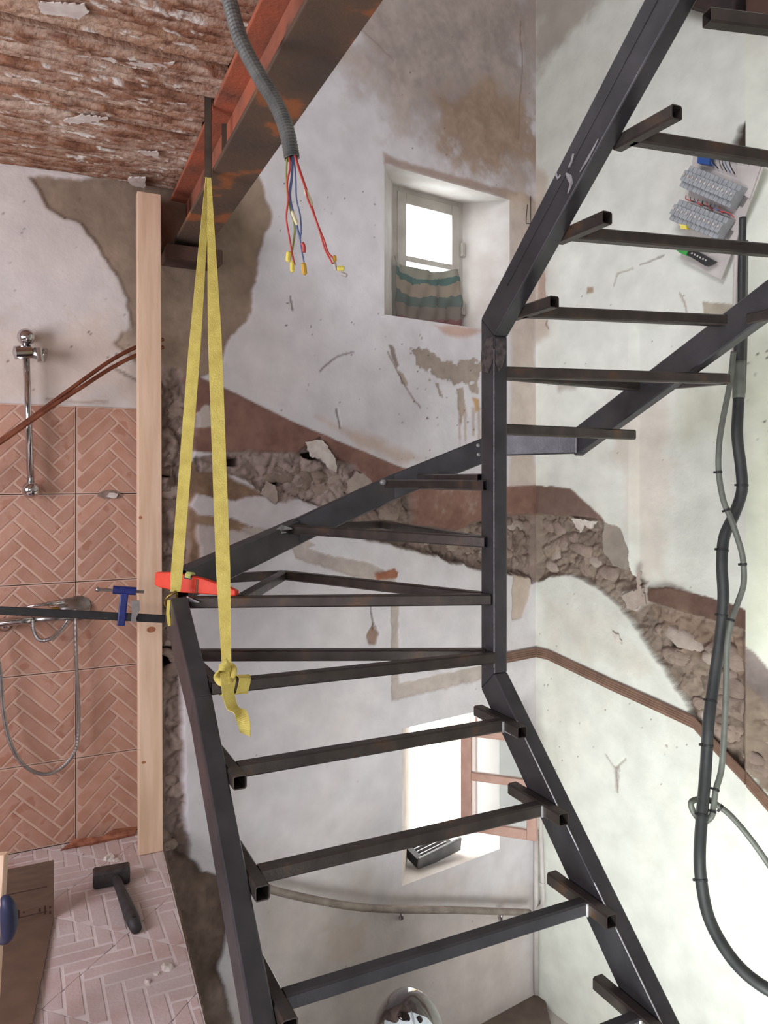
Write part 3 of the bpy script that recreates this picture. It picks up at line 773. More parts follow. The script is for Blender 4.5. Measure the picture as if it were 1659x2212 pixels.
# broken pieces round the old water outlet in the joint
for k, (x, y, sx, sy) in enumerate(((236, 1068, 22, 10), (242, 1070, 12, 6))):
    q = TW.px(x, y, .006)
    rg = random.Random(k); poly = []
    for i in range(9):
        an = i / 9 * 6.28; poly.append(q + exw * math.cos(an) * sx / 600 * rg.uniform(.8, 1.3) + UP * math.sin(an) * sy / 600 * rg.uniform(.8, 1.3))
    MB().prism(poly, ezw * (.004 if k == 0 else .012)).build('chipped_mortar', 'screed' if k == 0 else 'plaster_chip', wall_left)

# ------------------------------------------------------------------ rubble stones and loose plaster, set into the walls
def stone_mesh(seed, n=12):
    rg = random.Random(seed); vs = []; fs = []
    lob = [rg.uniform(.78, 1.12) for _ in range(n)]
    rings = ((0, 1.05), (.35, 1.0), (.7, .82), (.92, .5))
    for j, (hh, rr) in enumerate(rings):
        for i in range(n):
            an = i / n * 6.283; r = rr * (lob[i] + rg.uniform(-.06, .06))
            vs.append((math.cos(an) * r, math.sin(an) * r, hh + rg.uniform(-.10, .10)))
    vs.append((rg.uniform(-.1, .1), rg.uniform(-.1, .1), .95))
    for j in range(len(rings) - 1):
        for i in range(n): fs.append((j * n + i, j * n + (i + 1) % n, (j + 1) * n + (i + 1) % n, (j + 1) * n + i))
    k = (len(rings) - 1) * n
    for i in range(n): fs.append((k + i, k + (i + 1) % n, len(vs) - 1))
    me = bpy.data.meshes.new('stone'); me.from_pydata(vs, [], fs)
    for p in me.polygons: p.use_smooth = rg.random() < .8
    return me
STONES = []
for k in range(8):
    me = stone_mesh(k); me.materials.append(M['bare_stone' if k < 6 else 'pale_stone']); STONES.append(me)
def set_stones(wall, pl, poly, n, r0, r1, seed, off=-.03):
    rg = random.Random(seed); xs = [p[0] for p in poly]; ys = [p[1] for p in poly]; done = []
    tries = 0
    while len(done) < n and tries < n * 40:
        tries += 1
        x = rg.uniform(min(xs), max(xs)); y = rg.uniform(min(ys), max(ys))
        if sdist(poly, np.array([[x]], float), np.array([[y]], float))[0, 0] < 7: continue
        r = rg.uniform(r0, r1)
        if any(math.hypot(x - a, y - b) < (r + c) * 330 for a, b, c in done): continue
        done.append((x, y, r))
        me = STONES[rg.randrange(8)]
        o = bpy.data.objects.new('stone', me); COL.objects.link(o); o.parent = wall
        q = pl.px(x, y, off)
        ez = Vector((pl.n[0], pl.n[1], 0)); ex = Vector((pl.d[0], pl.d[1], 0))
        an = rg.uniform(-.5, .5)
        a = ex * math.cos(an) + UP * math.sin(an); b = -ex * math.sin(an) + UP * math.cos(an)
        m = Matrix((a, b, ez)).transposed().to_4x4()
        s = Matrix.Diagonal((r * rg.uniform(1, 1.6), r * rg.uniform(.7, 1), r * rg.uniform(.35, .6), 1))
        o.matrix_local = Matrix.Translation(q - WL[wall]) @ m @ s
set_stones(wall_back, BW, [(520, 1000), (640, 990), (700, 1010), (790, 1045), (740, 1090), (650, 1065), (590, 1070)], 9, .03, .055, 1, -.036)
set_stones(wall_back, BW, [(790, 1105), (850, 1080), (900, 1140), (1050, 1130), (1150, 1125), (1150, 1235), (1050, 1215), (950, 1195), (850, 1160)], 14, .03, .06, 2, -.044)
set_stones(wall_back, BW, [(352, 820), (390, 830), (410, 900), (410, 980), (395, 1060), (400, 1200), (392, 1400), (390, 1700), (396, 1840), (352, 1860)], 16, .02, .04, 3, -.046)
set_stones(wall_right, RW, [(1165, 1125), (1290, 1135), (1300, 1200), (1350, 1240), (1340, 1300), (1290, 1250), (1230, 1230), (1165, 1240)], 10, .03, .06, 4, -.04)
set_stones(wall_right, RW, [(1390, 1320), (1500, 1360), (1600, 1420), (1600, 1640), (1510, 1550), (1450, 1440)], 12, .03, .07, 5, -.042)
set_stones(wall_right2, RW2, [(1616, 1490), (1659, 1540), (1740, 1640), (1740, 1790), (1659, 1690), (1616, 1650)], 7, .022, .04, 6, -.016)
# curled flakes of plaster hanging at the rubble edges
def flake(wall, pl, poly, th=.008, off=.004, m='plaster_chip', tilt=0):
    ez = Vector((pl.n[0], pl.n[1], 0))
    rg = random.Random(int(poly[0][0] * 3 + poly[0][1])); q = []
    for i in range(len(poly)):
        a, b = poly[i], poly[(i + 1) % len(poly)]; n = max(2, int(math.hypot(a[0] - b[0], a[1] - b[1]) / 5))
        for k in range(n): q.append((a[0] + (b[0] - a[0]) * k / n + rg.uniform(-2.2, 2.2), a[1] + (b[1] - a[1]) * k / n + rg.uniform(-2.2, 2.2)))
    pts = [pl.px(x, y, off) for x, y in q]
    return MB().prism(pts, ez * th).build('plaster_flake', m, wall)
flake(wall_back, BW, [(660, 955), (690, 950), (704, 965), (722, 990), (724, 1018), (708, 1012), (690, 992), (668, 985)], .012, .006)
flake(wall_back, BW, [(575, 1040), (592, 1050), (598, 1080), (586, 1100), (578, 1080), (560, 1068)], .01, -.01, 'pale_stone')
flake(wall_back, BW, [(770, 1020), (800, 1030), (805, 1048), (776, 1054), (752, 1068), (748, 1040)], .012, -.016, 'pale_stone')
flake(wall_right, RW, [(1235, 1120), (1292, 1126), (1276, 1142), (1262, 1134), (1256, 1150)], .01, 0, 'plaster_chip')
flake(wall_right, RW, [(1345, 1286), (1392, 1268), (1398, 1304), (1366, 1318)], .014, -.006, 'pale_stone')
flake(wall_right, RW, [(1322, 1364), (1336, 1372), (1344, 1390), (1330, 1384)], .006, .004)
flake(wall_right, RW, [(1376, 1240), (1386, 1232), (1384, 1262), (1390, 1288), (1378, 1280)], .008, .004, 'pale_stone')

# ------------------------------------------------------------------ floor, landing, ceiling
rg = random.Random(3)
edge = []
v = 3.05
while v > -1.2:
    edge.append((.308 + .068 * v + rg.uniform(.001, .012), v)); v -= rg.uniform(.012, .035)
edge.append((.23, -1.2))
poly = [(-2.2, -1.2), (-2.2, 3.05)] + edge
m = MB().prism([ST(a, b, ZFL - .016) for a, b in poly], (0, 0, -.16))
floor = m.build('floor', 'screed'); tag(floor, 'dusty tiled floor of the shower room, broken off along the stairwell', kind='structure')
c45 = math.sqrt(.5)
fe1 = (ST(c45, c45, 0) - ST(0, 0, 0)); fe2 = (ST(-c45, c45, 0) - ST(0, 0, 0)); fe1.z = fe2.z = 0
FT = .336
o1, o2 = 1.891, 1.45               # joints of the diagonal floor tiles
for i in range(-5, 4):
    for j in range(-6, 4):
        a0 = o1 + i * FT; b0 = o2 + j * FT
        sq = [(a0 + .0015, b0 + .0015), (a0 + FT - .0015, b0 + .0015), (a0 + FT - .0015, b0 + FT - .0015), (a0 + .0015, b0 + FT - .0015)]
        q = [((x - y) * c45, (x + y) * c45) for x, y in sq]
        q = clip(q, 1, -.068, .306); q = clip(q, 0, 1, 3.045) if q else q; q = clip(q, -1, 0, 1.6) if q else q; q = clip(q, 0, -1, .6) if q else q
        if len(q) < 3 or parea(q) < 4e-4: continue
        t = MB().prism([ST(x, y, ZFL - .012) for x, y in q], (0, 0, .012)).build('tile', 'floor_tile', floor)
        cu = sum(p[0] for p in q) / len(q); cv = sum(p[1] for p in q) / len(q)
        if not (-.32 < cu < .5 and cv > 1.55): continue
        for hb in herring(0, FT, 0, FT, .048, .0042, (.02, .01)):
            hb = [(a0 + x, b0 + y) for x, y in hb]
            hb = [((x - y) * c45, (x + y) * c45) for x, y in hb]
            hb = clip(hb, 1, -.068, .301); hb = clip(hb, 0, 1, 3.04) if hb else hb
            if len(hb) < 3 or parea(hb) < 3e-4: continue
            (cx, cy), vs_, fs_ = relief(hb, .0018, .002)
            me = bpy.data.meshes.new('brick')
            me.from_pydata([ST(x + cx, y + cy, ZFL + z) - ST(cx, cy, ZFL) for x, y, z in vs_], [], fs_); me.materials.append(M['floor_brick'])
            b = bpy.data.objects.new('brick', me); COL.objects.link(b); b.parent = t; b.location = ST(cx, cy, ZFL) - WL[t]

# winder step of the old lower stair in the corner, and the floor far below
zl = BW.hit(1157, 2147)[1]
A_ = BW.pt(BW.hit(930, 2225)[0], zl, .0); B_ = BW.pt(CORNER_P, zl)
C_ = RW.pt(.07, zl); D_ = RW.pt(.20, zl, .10); E_ = RW.pt(.95, zl, 1.0); F_ = BW.pt(1.15, zl, .75)
o = MB().prism([A_, B_, C_, D_, E_, F_], (0, 0, -.16)).build('floor_landing', 'landing')
tag(o, 'brown landing in the bottom corner of the stairwell', kind='structure')
o = MB().prism([RW.pt(.0, zl - .03), RW.pt(1.29, zl - .03), RW.pt(1.29, zl - .03, .06), RW.pt(.0, zl - .03, .06)], (0, 0, -.1)).build('baseboard_right', 'reveal')
tag(o, 'plastered ledge along the foot of the right wall', kind='structure')
o = MB().prism([ST(-2.4, -1.5, ZB), ST(5, -1.5, ZB), ST(5, 3.4, ZB), ST(-2.4, 3.4, ZB)], (0, 0, -.1)).build('floor_lower', 'dark_floor')
tag(o, 'dark floor at the bottom of the stairwell', kind='structure')

# ceiling of old boards over the shower room
ZC = 1.10
ceil = MB().prism([ST(-2.2, -.6, ZC + .045), ST(.66, -.6, ZC + .045), ST(.70, 3.12, ZC + .045), ST(-2.2, 3.12, ZC + .045)], (0, 0, .1)).build('ceiling', 'roof_dark')
tag(ceil, 'old ceiling of flaking boards over the shower room', kind='structure')
def plank(v0, v1, z, seed, u1):
    rg = random.Random(seed)
    us = np.arange(-2.2, u1 + .001, .009); us[-1] = u1
    nv = max(5, int((v1 - v0) / .006)); vv = np.linspace(v0, v1, nv)
    Ug, Vg = np.meshgrid(us, vv)
    n1 = fbm(Ug * 6, Vg * 22, seed, 4); n2 = fbm(Ug * 22, Vg * 62, seed + 9, 4)
    n3 = fbm(Ug * 14 + 7, Vg * 48, seed + 5, 4); n5 = fbm(Ug * 50, Vg * 130, seed + 3, 2)
    ed = np.minimum(Vg - v0, v1 - Vg)
    zz = z + .012 * n1 + .012 * n2 + .006 * n5 + .012 * sstep(.012, 0, ed + .006 * n2)
    fl = sstep(.24, .26, n3 + .45 * n2 + .25 * n5)                     # thin leftover plaster skins
    zz = zz - .004 * fl
    nv_, nu = Ug.shape
    vs = [ST(a, b, c) for a, b, c in zip(Ug.ravel(), Vg.ravel(), zz.ravel())]
    fs = [(j * nu + i, j * nu + i + 1, (j + 1) * nu + i + 1, (j + 1) * nu + i) for j in range(nv_ - 1) for i in range(nu - 1)]
    k = len(vs)
    vs += [ST(us[0], v0, z + .05), ST(us[-1], v0, z + .05), ST(us[-1], v1, z + .05), ST(us[0], v1, z + .05)]
    fs += [(k, k + 1, k + 2, k + 3), tuple([k] + [i for i in range(nu)] + [k + 1]), tuple([k + 3] + [(nv_ - 1) * nu + i for i in range(nu)] + [k + 2])]
    c = ST((us[0] + us[-1]) / 2, (v0 + v1) / 2, z)
    me = bpy.data.meshes.new('plank'); me.from_pydata([q - c for q in vs], [], fs)
    for p in me.polygons: p.use_smooth = len(p.vertices) == 4
    at = me.color_attributes.new('Col', 'FLOAT_COLOR', 'POINT')
    base = np.array(lin(rg.choice([(158, 112, 86), (146, 102, 78), (170, 130, 104), (150, 106, 82)])))
    pale = colv((200, 178, 160)); wht = colv((226, 220, 212)); dk = colv((96, 66, 54))
    kk = np.clip(.40 + 1.6 * n1 + 1.6 * n2 + .9 * n5, 0, 1)[..., None]
    if rg.random() < .5: kk = kk * .75
    c_ = base * (1 - kk) + pale * kk
    d_ = sstep(.10, .26, -n2 - .2 * n1)[..., None]; c_ = c_ * (1 - d_ * .7) + dk * d_ * .7
    c_ = c_ * (1 - fl[..., None]) + wht * fl[..., None]
    cc = np.ones((len(vs), 4), np.float32); cc[:k, :3] = c_.reshape(-1, 3); cc[k:, :3] = base
    at.data.foreach_set('color', cc.ravel())
    me.materials.append(M['plank'])
    o = bpy.data.objects.new('plank', me); COL.objects.link(o); place(o, c, ceil)
rg = random.Random(11)
v = 3.05; k = 0
while v > .7:
    wd = rg.uniform(.075, .15)
    if k == 0: wd = .20
    plank(v - wd + rg.uniform(.003, .010), v, ZC + rg.uniform(-.008, .014), 100 + k, .531 + .04 * (v - 2)); v -= wd; k += 1
def scrap(pts, th, m='plaster_chip'):
    rg = random.Random(int(pts[0][0])); q = []
    for i in range(len(pts)):
        a, b = pts[i], pts[(i + 1) % len(pts)]; n = max(2, int(math.hypot(a[0] - b[0], a[1] - b[1]) / 5))
        for k in range(n): q.append((a[0] + (b[0] - a[0]) * k / n + rg.uniform(-3, 3), a[1] + (b[1] - a[1]) * k / n + rg.uniform(-2.2, 2.2)))
    pts = q
    MB().prism([P(x, y, (ZC - .004) * FPX / (HOR - y)) for x, y in pts], (0, 0, -th)).build('plaster_patch', m, ceil)
scrap([(78, 2), (180, 8), (192, 24), (170, 38), (120, 32), (90, 26)], .003)
scrap([(190, 114), (260, 120), (320, 134), (376, 134), (372, 144), (330, 142), (290, 144), (230, 130), (195, 122)], .003)
scrap([(135, 258), (180, 246), (235, 254), (210, 262), (150, 266)], .003)
scrap([(298, 326), (340, 324), (346, 342), (330, 338)], .003)
scrap([(275, 382), (315, 380), (312, 402), (284, 398)], .006)

o = MB().prism([ST(-2.4, -1.5, ZT - .02), ST(4.4, -1.5, ZT - .02), ST(4.2, 3.5, ZT - .02), ST(2.62, 3.42, ZT - .02), ST(.5, 3.06, ZT - .02), ST(-2.4, 3.06, ZT - .02)], (0, 0, .1)).build('ceiling_upper', 'reveal')
tag(o, 'plastered ceiling high above the stairwell', kind='structure')
# the rest of the shell behind the camera
_e = RW2.pt(1.5, 0); _eu, _ev = uv_of(_e)
def shell(name, a, b, z0, z1, label):
    d_ = (ST(b[0], b[1], 0) - ST(a[0], a[1], 0)).normalized(); n_ = d_.cross(UP) * .1
    q = [ST(a[0], a[1], z0), ST(b[0], b[1], z0), ST(b[0], b[1], z1), ST(a[0], a[1], z1)]
    tag(MB().prism(q, n_).build(name, 'reveal'), label, kind='structure')
shell('wall_rear', (_eu + .02, -1.4), (-2.35, -1.4), ZB, ZT, 'plain white wall behind the camera')
shell('wall_right_rear', (_eu + .01, _ev), (_eu + .01, -1.4), ZB, ZT, 'plain white wall right of the camera')
shell('wall_left_upper', (-2.3, 3.06), (.475, 3.06), 1.2, ZT, 'plain wall above the shower room ceiling')
shell('wall_left_lower', (-2.3, 3.06), (.475, 3.06), ZB, ZFL - .15, 'plain wall below the shower room floor')
shell('wall_left_far', (-2.2, -1.4), (-2.2, 3.1), ZB, ZT, 'plain white far wall of the shower room')
# ------------------------------------------------------------------ upper window
def reveal(pl, hole, inner, d, parent, mtl='reveal'):
    p0, p1, z0, z1 = hole; q0, q1, y0, y1 = inner
    f = [pl.pt(p0, z0), pl.pt(p1, z0), pl.pt(p1, z1), pl.pt(p0, z1)]
    g = [pl.pt(q0, y0, -d), pl.pt(q1, y0, -d), pl.pt(q1, y1, -d), pl.pt(q0, y1, -d)]
    vs = f + g
    MB().add(vs, [(0, 1, 5, 4), (1, 2, 6, 5), (2, 3, 7, 6), (3, 0, 4, 7)]).build('window_reveal', mtl, parent)
def frame_rect(pl, q, d, wd, th, name, mtl, parent, bevel=.003):
    p0, p1, z0, z1 = q
    ex = Vector((pl.d[0], pl.d[1], 0)); ez = Vector((pl.n[0], pl.n[1], 0))
    m = MB()
    for a, b, c, e in ((p0, p0 + wd, z0, z1), (p1 - wd, p1, z0, z1), (p0 + wd, p1 - wd, z1 - wd, z1), (p0 + wd, p1 - wd, z0, z0 + wd)):
        m.box(pl.pt((a + b) / 2, (c + e) / 2, -d), ex, UP, ez, b - a, e - c, th)
    return m.build(name, mtl, parent, bevel=bevel)
DU = .24
inU = BW.hit(847, 400, -DU), BW.hit(996, 440, -DU), BW.hit(998, 705, -DU), BW.hit(850, 690, -DU)
IU = ((inU[0][0] + inU[3][0]) / 2, (inU[1][0] + inU[2][0]) / 2, (inU[2][1] + inU[3][1]) / 2, (inU[0][1] + inU[1][1]) / 2)
win1 = empty('window_1', BW.pt((IU[0] + IU[1]) / 2, IU[2], -DU), 'small upper window with a grey frame and striped cloth across its lower half', 'window')
del win1['category']; win1['kind'] = 'structure'
reveal(BW, UWIN, IU, DU, win1)
frame_rect(BW, (IU[0] - .02, IU[1] + .02, IU[2] - .02, IU[3] + .02), DU + .02, .05, .05, 'window_frame', 'frame_white', win1)
gi = BW.hit(868, 447, -DU - .01), BW.hit(973, 470, -DU - .01), BW.hit(973, 575, -DU - .01)
sash = frame_rect(BW, (IU[0] + .022, IU[1] - .022, IU[2] + .02, IU[3] - .025), DU + .012, .055, .045, 'sash', 'frame_white', win1)
ex = Vector((BW.d[0], BW.d[1], 0)); ezb = Vector((BW.n[0], BW.n[1], 0))
MB().box(BW.pt((IU[0] + IU[1]) / 2, gi[2][1] - .012, -DU - .012), ex, UP, ezb, IU[1] - IU[0] - .15, .028, .04).build('glazing_bar', 'frame_white', win1)
MB().box(BW.pt((IU[0] + IU[1]) / 2, (IU[2] + IU[3]) / 2, -DU - .02), ex, UP, ezb, IU[1] - IU[0] - .14, IU[3] - IU[2] - .14, .004).build('pane', 'glass', win1)
MB().box(BW.pt(IU[1] - .01, (IU[2] + IU[3]) / 2 + .08, -DU + .02), ex, UP, ezb, .02, .07, .02).build('hinge', 'frame_white', win1)
MB().box(BW.pt(IU[1] - .01, IU[2] + .10, -DU + .02), ex, UP, ezb, .02, .07, .02).build('hinge', 'frame_white', win1)
# cloth
def cloth():
    nx, ny = 40, 44
    c00 = BW.hit(856, 692, -DU + .05); c10 = BW.hit(996, 706, -DU + .05); c01 = BW.hit(852, 560, -DU + .05); c11 = BW.hit(992, 580, -DU + .05)
    vs = []; uvs = []
    for j in range(ny + 1):
        for i in range(nx + 1):
            s, t = i / nx, j / ny
            p = (c00[0] * (1 - s) + c10[0] * s) * (1 - t) + (c01[0] * (1 - s) + c11[0] * s) * t
            z = (c00[1] * (1 - s) + c10[1] * s) * (1 - t) + (c01[1] * (1 - s) + c11[1] * s) * t
            z -= .035 * math.sin(s * math.pi) * t ** 2 - .02 * (s < .06) * t
            wv = .013 * math.sin(s * 13 + t * 2.6) + .008 * math.sin(s * 29 - t * 6) * (1 - t * .4) + .005 * math.sin(s * 7 + t * 17)
            vs.append(BW.pt(p, z, -DU + .045 + wv)); uvs.append((s, t + .03 * math.sin(s * 5)))
    fs = [(j * (nx + 1) + i, j * (nx + 1) + i + 1, (j + 1) * (nx + 1) + i + 1, (j + 1) * (nx + 1) + i) for j in range(ny) for i in range(nx)]
    o = MB().add(vs, fs).build('window_cloth', 'striped_cloth', smooth=True)
    ul = o.data.uv_layers.new(name='UVMap')
    for lp in o.data.loops: ul.data[lp.index].uv = uvs[lp.vertex_index]
    so = o.modifiers.new('solid', 'SOLIDIFY'); so.thickness = .002
    tag(o, 'faded green, beige and red striped cloth over the lower half of the upper window', 'cloth')
cloth()

# ------------------------------------------------------------------ lower window, its sash open into the room
DL = .30
inL = BW.hit(880, 1590, -DL), BW.hit(1010, 1590, -DL), BW.hit(1024, 1797, -DL), BW.hit(884, 1836, -DL)
win2 = empty('window_2', BW.pt(1.6, inL[3][1], -DL), 'small lower window, its salmon framed sash standing open', 'window')
del win2['category']; win2['kind'] = 'structure'
zi = (inL[2][1] + inL[3][1]) / 2
IL = (inL[3][0], inL[2][0] - .005, zi, -1.26)
reveal(BW, LWIN, IL, DL, win2)
ext = MB()
ext.prism([BW.pt(IL[1] - .02, IL[2] - .1, -DL - .01), BW.pt(IL[1] + .2, IL[2] - .1, -DL - .01), BW.pt(IL[1] + .3, IL[2] - .1, -DL - .26), BW.pt(IL[1] - .0, IL[2] - .1, -DL - .26)], (0, 0, 1.0))
ext.build('outer_jamb', 'outer_render', win2)
MB().box(BW.pt(IL[1] - .008, (IL[2] + IL[3]) / 2, -DL + .02), ex, UP, ezb, .03, IL[3] - IL[2], .04).build('window_frame', 'frame_pink', win2)
H0 = P(996, 1800, 3.99); H1 = P(1160, 1822, 3.86)
zt_, zb_ = P(1003, 1566, 3.99).z, P(1003, 1790, 3.99).z
sd = (H1 - H0); sd.z = 0; sl = sd.length; sd.normalize(); sn = sd.cross(UP)
def sash_bar(a, b, c, e, mtl='frame_pink', th=.035):
    return (H0 + sd * (a + b) / 2, b - a, (c + e) / 2, e - c)
so_ = MB()
for a, b, c, e in ((0, .055, zb_, zt_), (sl - .05, sl, zb_, zt_), (.055, sl - .05, zt_ - .05, zt_), (.055, sl - .05, zb_, zb_ + .05), (.055, sl - .05, zb_ + .262, zb_ + .302)):
    q = H0 + sd * (a + b) / 2; q.z = (c + e) / 2
    so_.box(q, sd, UP, sn, b - a, e - c, .035)
sash2 = so_.build('sash', 'frame_pink', win2, bevel=.003)
for c, e in ((zb_ + .05, zb_ + .262), (zb_ + .302, zt_ - .05)):
    q = H0 + sd * sl / 2; q.z = (c + e) / 2
    MB().box(q, sd, UP, sn, sl - .105, e - c, .004).build('pane', 'dusty_glass', sash2)
# slotted metal grille lying on the sill
gb = empty('vent_grille', BW.px(940, 1850, -.14), 'grey slotted metal vent lying on the sloping sill of the lower window', 'vent')
sa = BW.px(902, 1872, -.10); sb = BW.px(994, 1826, -.10)
gx = (sb - sa).normalized(); gy = (ezb * -1 * .9 + UP * .22); gy = (gy - gx * gy.dot(gx)).normalized(); gz = gx.cross(gy)
if gz.z < 0: gz = -gz
gl = (sb - sa).length
MB().box((sa + sb) / 2 + gz * .012, gx, gy, gz, gl, .012, .075).build('front_plate', 'fan_grey', gb, bevel=.002)
MB().box((sa + sb) / 2 + gy * .075 - gz * .02, gx, gy, gz, gl * .94, .13, .012).build('base', 'dark_block', gb)
MB().box((sa + sb) / 2 + gy * .13 + gz * .0, gx, gy, gz, gl * .94, .016, .04).build('rear_plate', 'fan_grey', gb, bevel=.002)
for k in range(5):
    MB().box((sa + sb) / 2 + gy * (.022 + k * .022) - gx * .01 + gz * .012, gx, gy, gz, gl * .62, .005, .02).build('slat', 'steel_mark', gb)
MB().box((sa + sb) / 2 - gx * gl * .44 + gy * .06 + gz * .01, gx, gy, gz, .03, .10, .05).build('end_block', 'dark_block', gb)

# ------------------------------------------------------------------ steel staircase frame (one welded thing)
stair = empty('steel_stair_frame', ST(.9, 1.6, ZB), 'bare steel frame of a winding staircase, tread bars without treads, round one newel post', 'staircase')
UI, UO = 1.37, 1.42
def zt_low(v): return -.66 + .955 * (v - 1.976)
def vz_part(name, quad, u0, u1, mtl='steel'):
    return MB().prism([ST(u0, a, b) for a, b in quad], ST(u1, 0, 0) - ST(u0, 0, 0)).build(name, mtl, stair, bevel=.004)
VT = .138
KN = (2.02, zt_low(2.02)); KF = (2.095, zt_low(2.095) - VT)
def zb_up(v): return .994 - .87 * (v - 1.386)
def zt_up(v): return 1.144 - .8935 * (v - 1.386)
KN2 = (2.02, zb_up(2.02)); KF2 = (2.095, zt_up(2.095))
vz_part('stringer', [KN, KF, (.55, zt_low(.55) - VT), (.55, zt_low(.55))], UI, UO)
vz_part('newel_post', [KN, KN2, KF2, KF], UI, UO)
vz_part('stringer', [KN2, KF2, (.75, zt_up(.75)), (.75, zb_up(.75))], UI, UO)
def seam(quad_fn, v0, v1, u, n=14):
    pts = [ST(u, v0 + (v1 - v0) * i / n, quad_fn(v0 + (v1 - v0) * i / n)) for i in range(n + 1)]
    MB().tube(pts, .0022, 6).build('weld_seam', 'steel_mark', stair)
seam(lambda v: zt_low(v) + .001, 1.90, 1.62, UI, 8)
seam(lambda v: zt_low(v) + .001, 1.56, 1.0, UI, 8)
MB().tube([ST(UI - .0005, 2.0195, -.60 + i * .1) for i in range(11)], .0012, 6).build('weld_seam', 'steel_mark', stair)
MB().tube([ST(UI - .0002, v_, (zt_up(v_) + zb_up(v_)) / 2 + .012) for v_ in (1.95, 1.6, 1.2, .8)], .0022, 6).build('weld_seam', 'black_steel', stair)
# outer stringer of the lower flight, with a flatter upper piece
UL0, UL1 = .44, .49
KA = (2.056, zt_low(2.056)); KB = (2.056 + .03, zt_low(2.056) - VT + .045)
def zt_w(v): return KA[1] + .69 * (v - 2.056)
TE = 2.372
vz_part('stringer', [KA, KB, (.55, zt_low(.55) - VT), (.55, zt_low(.55))], UL0, UL1)
vz_part('stringer', [KA, (TE, zt_w(TE)), (TE + .07, zt_w(TE) - .10), KB], UL0, UL1)
# stringers round the winders and along the right wall
cen = [P(392, 1262, 2.44), P(640, 1148, 3.12), P(850, 1051, 3.22), P(1078, 959, 3.24), P(1252, 953, 3.10), P(1659, 650, 2.42)]
cen.append(cen[5] + (cen[5] - cen[4]) * .9)
for i in range(4):
    a, b = cen[i], cen[i + 1]; d = (b - a).normalized()
    MB().rhs(a - d * (.0 if i == 0 else .02), b + d * .02, UP, .05, .1).build('stringer', 'steel', stair)
MB().rhs(cen[4] - (cen[6] - cen[4]).normalized() * .03, cen[6], UP, .05, .1).build('stringer', 'steel', stair)
# weld collar plate on the level piece
MB().box(P(1243, 958, 3.065), (1, 0, 0), UP, (0, 1, 0), .004, .075, .01).build('weld_bead', 'steel_mark', stair)
B = .035
def zk(k): return -.5505 + (k - 1) * .1802
def bar(p0, p1, mtl='steel_brown', name='tread_bar', b=B):
    p0 = Vector(p0); p1 = Vector(p1); h = Vector((0, 0, b / 2))
    return MB().rhs(p0 - h, p1 - h, UP, b, b).build(name, mtl, stair)
def px_z(x, z):                    # point on level z seen in column x is not unique: give distance instead
    return z
def at(x, D, k): return Vector(((x - 829) / FPX * D, D, zk(k) + EZ))
nw = lambda k, v=2.06, u=UI: ST(u, v, zk(k))
# lower flight: bars A..E between side brackets
for i, vv in enumerate((1.932, 1.745, 1.56, 1.375, 1.19, 1.005)):
    k = 0 - i
    bar(ST(.525, vv, zk(k)), ST(1.332, vv, zk(k)), 'steel_brown' if i < 2 else 'steel')
    for u in (.5085, 1.3515):
        MB().rhs(ST(u, vv - .085, zk(k) - B / 2), ST(u, vv + .15, zk(k) - B / 2), UP, B, B).build('side_bracket', 'steel_brown', stair)
    MB().tube([ST(1.331, vv - .018, zk(k) - .034), ST(1.331, vv - .018, zk(k) - .002)], .004, 6).build('weld_bead', 'steel_mark', stair)
# winder treads 1..4: front bar, rear bar, closing bars
f1 = at(455, 2.075, 1); r1 = at(428, 2.453, 1)
bar(nw(1, 2.03), f1); bar(nw(1, 2.075), r1)
MB().rhs(ST(.508, 2.08, zk(1) - B / 2), ST(.508, 2.44, zk(1) - B / 2), UP, B, B).build('side_bracket', 'steel_brown', stair)
f2 = at(402, 2.383, 2); r2 = at(612, 3.04, 2)
bar(nw(2, 2.045), f2); bar(nw(2, 2.085), r2); bar(r2, at(420, 2.90, 2)); bar(r2, f2.lerp(nw(2), .17))
f3 = at(632, 3.03, 3); r3 = at(825, 3.33, 3)
bar(nw(3, 2.06), f3); bar(nw(3, 2.09), r3); bar(r3, at(642, 3.10, 3))
f4 = at(838, 3.06, 4); r4 = at(885, 3.38, 4) + Vector((0, 0, .02))
bar(nw(4, 2.06), f4); bar(nw(4, 2.09) + Vector((0, 0, .02)), r4)
# winder treads 5, 6 on the other side of the newel
bar(ST(UO, 2.06, zk(5)), at(1365, 2.80, 5)); 
r6 = at(1390, 2.85, 6); e6 = at(1570, 2.62, 6)
bar(ST(UO, 2.04, zk(6)), e6); bar(ST(UO, 2.075, zk(6)), r6); bar(r6, e6)
# upper flight
for k, vl, xr, yr in ((7, 1.96, 1622, 684), (8, 1.738, 1790, 540), (9, 1.499, 2000, 385), (10, 1.262, 2300, 120)):
    D = zk(k) * FPX / (HOR - yr)
    bar(ST(1.44, vl, zk(k)), at(xr, D, k), 'steel_brown')
    if k < 10: MB().rhs(ST(1.4385, vl - .15, zk(k) - B / 2), ST(1.4385, vl + .05, zk(k) - B / 2), UP, B, B).build('side_bracket', 'steel_brown', stair)
MB().rhs(P(1620, 690, 2.46), P(1720, 668, 2.30), UP, B, B).build('side_bracket', 'steel_brown', stair)
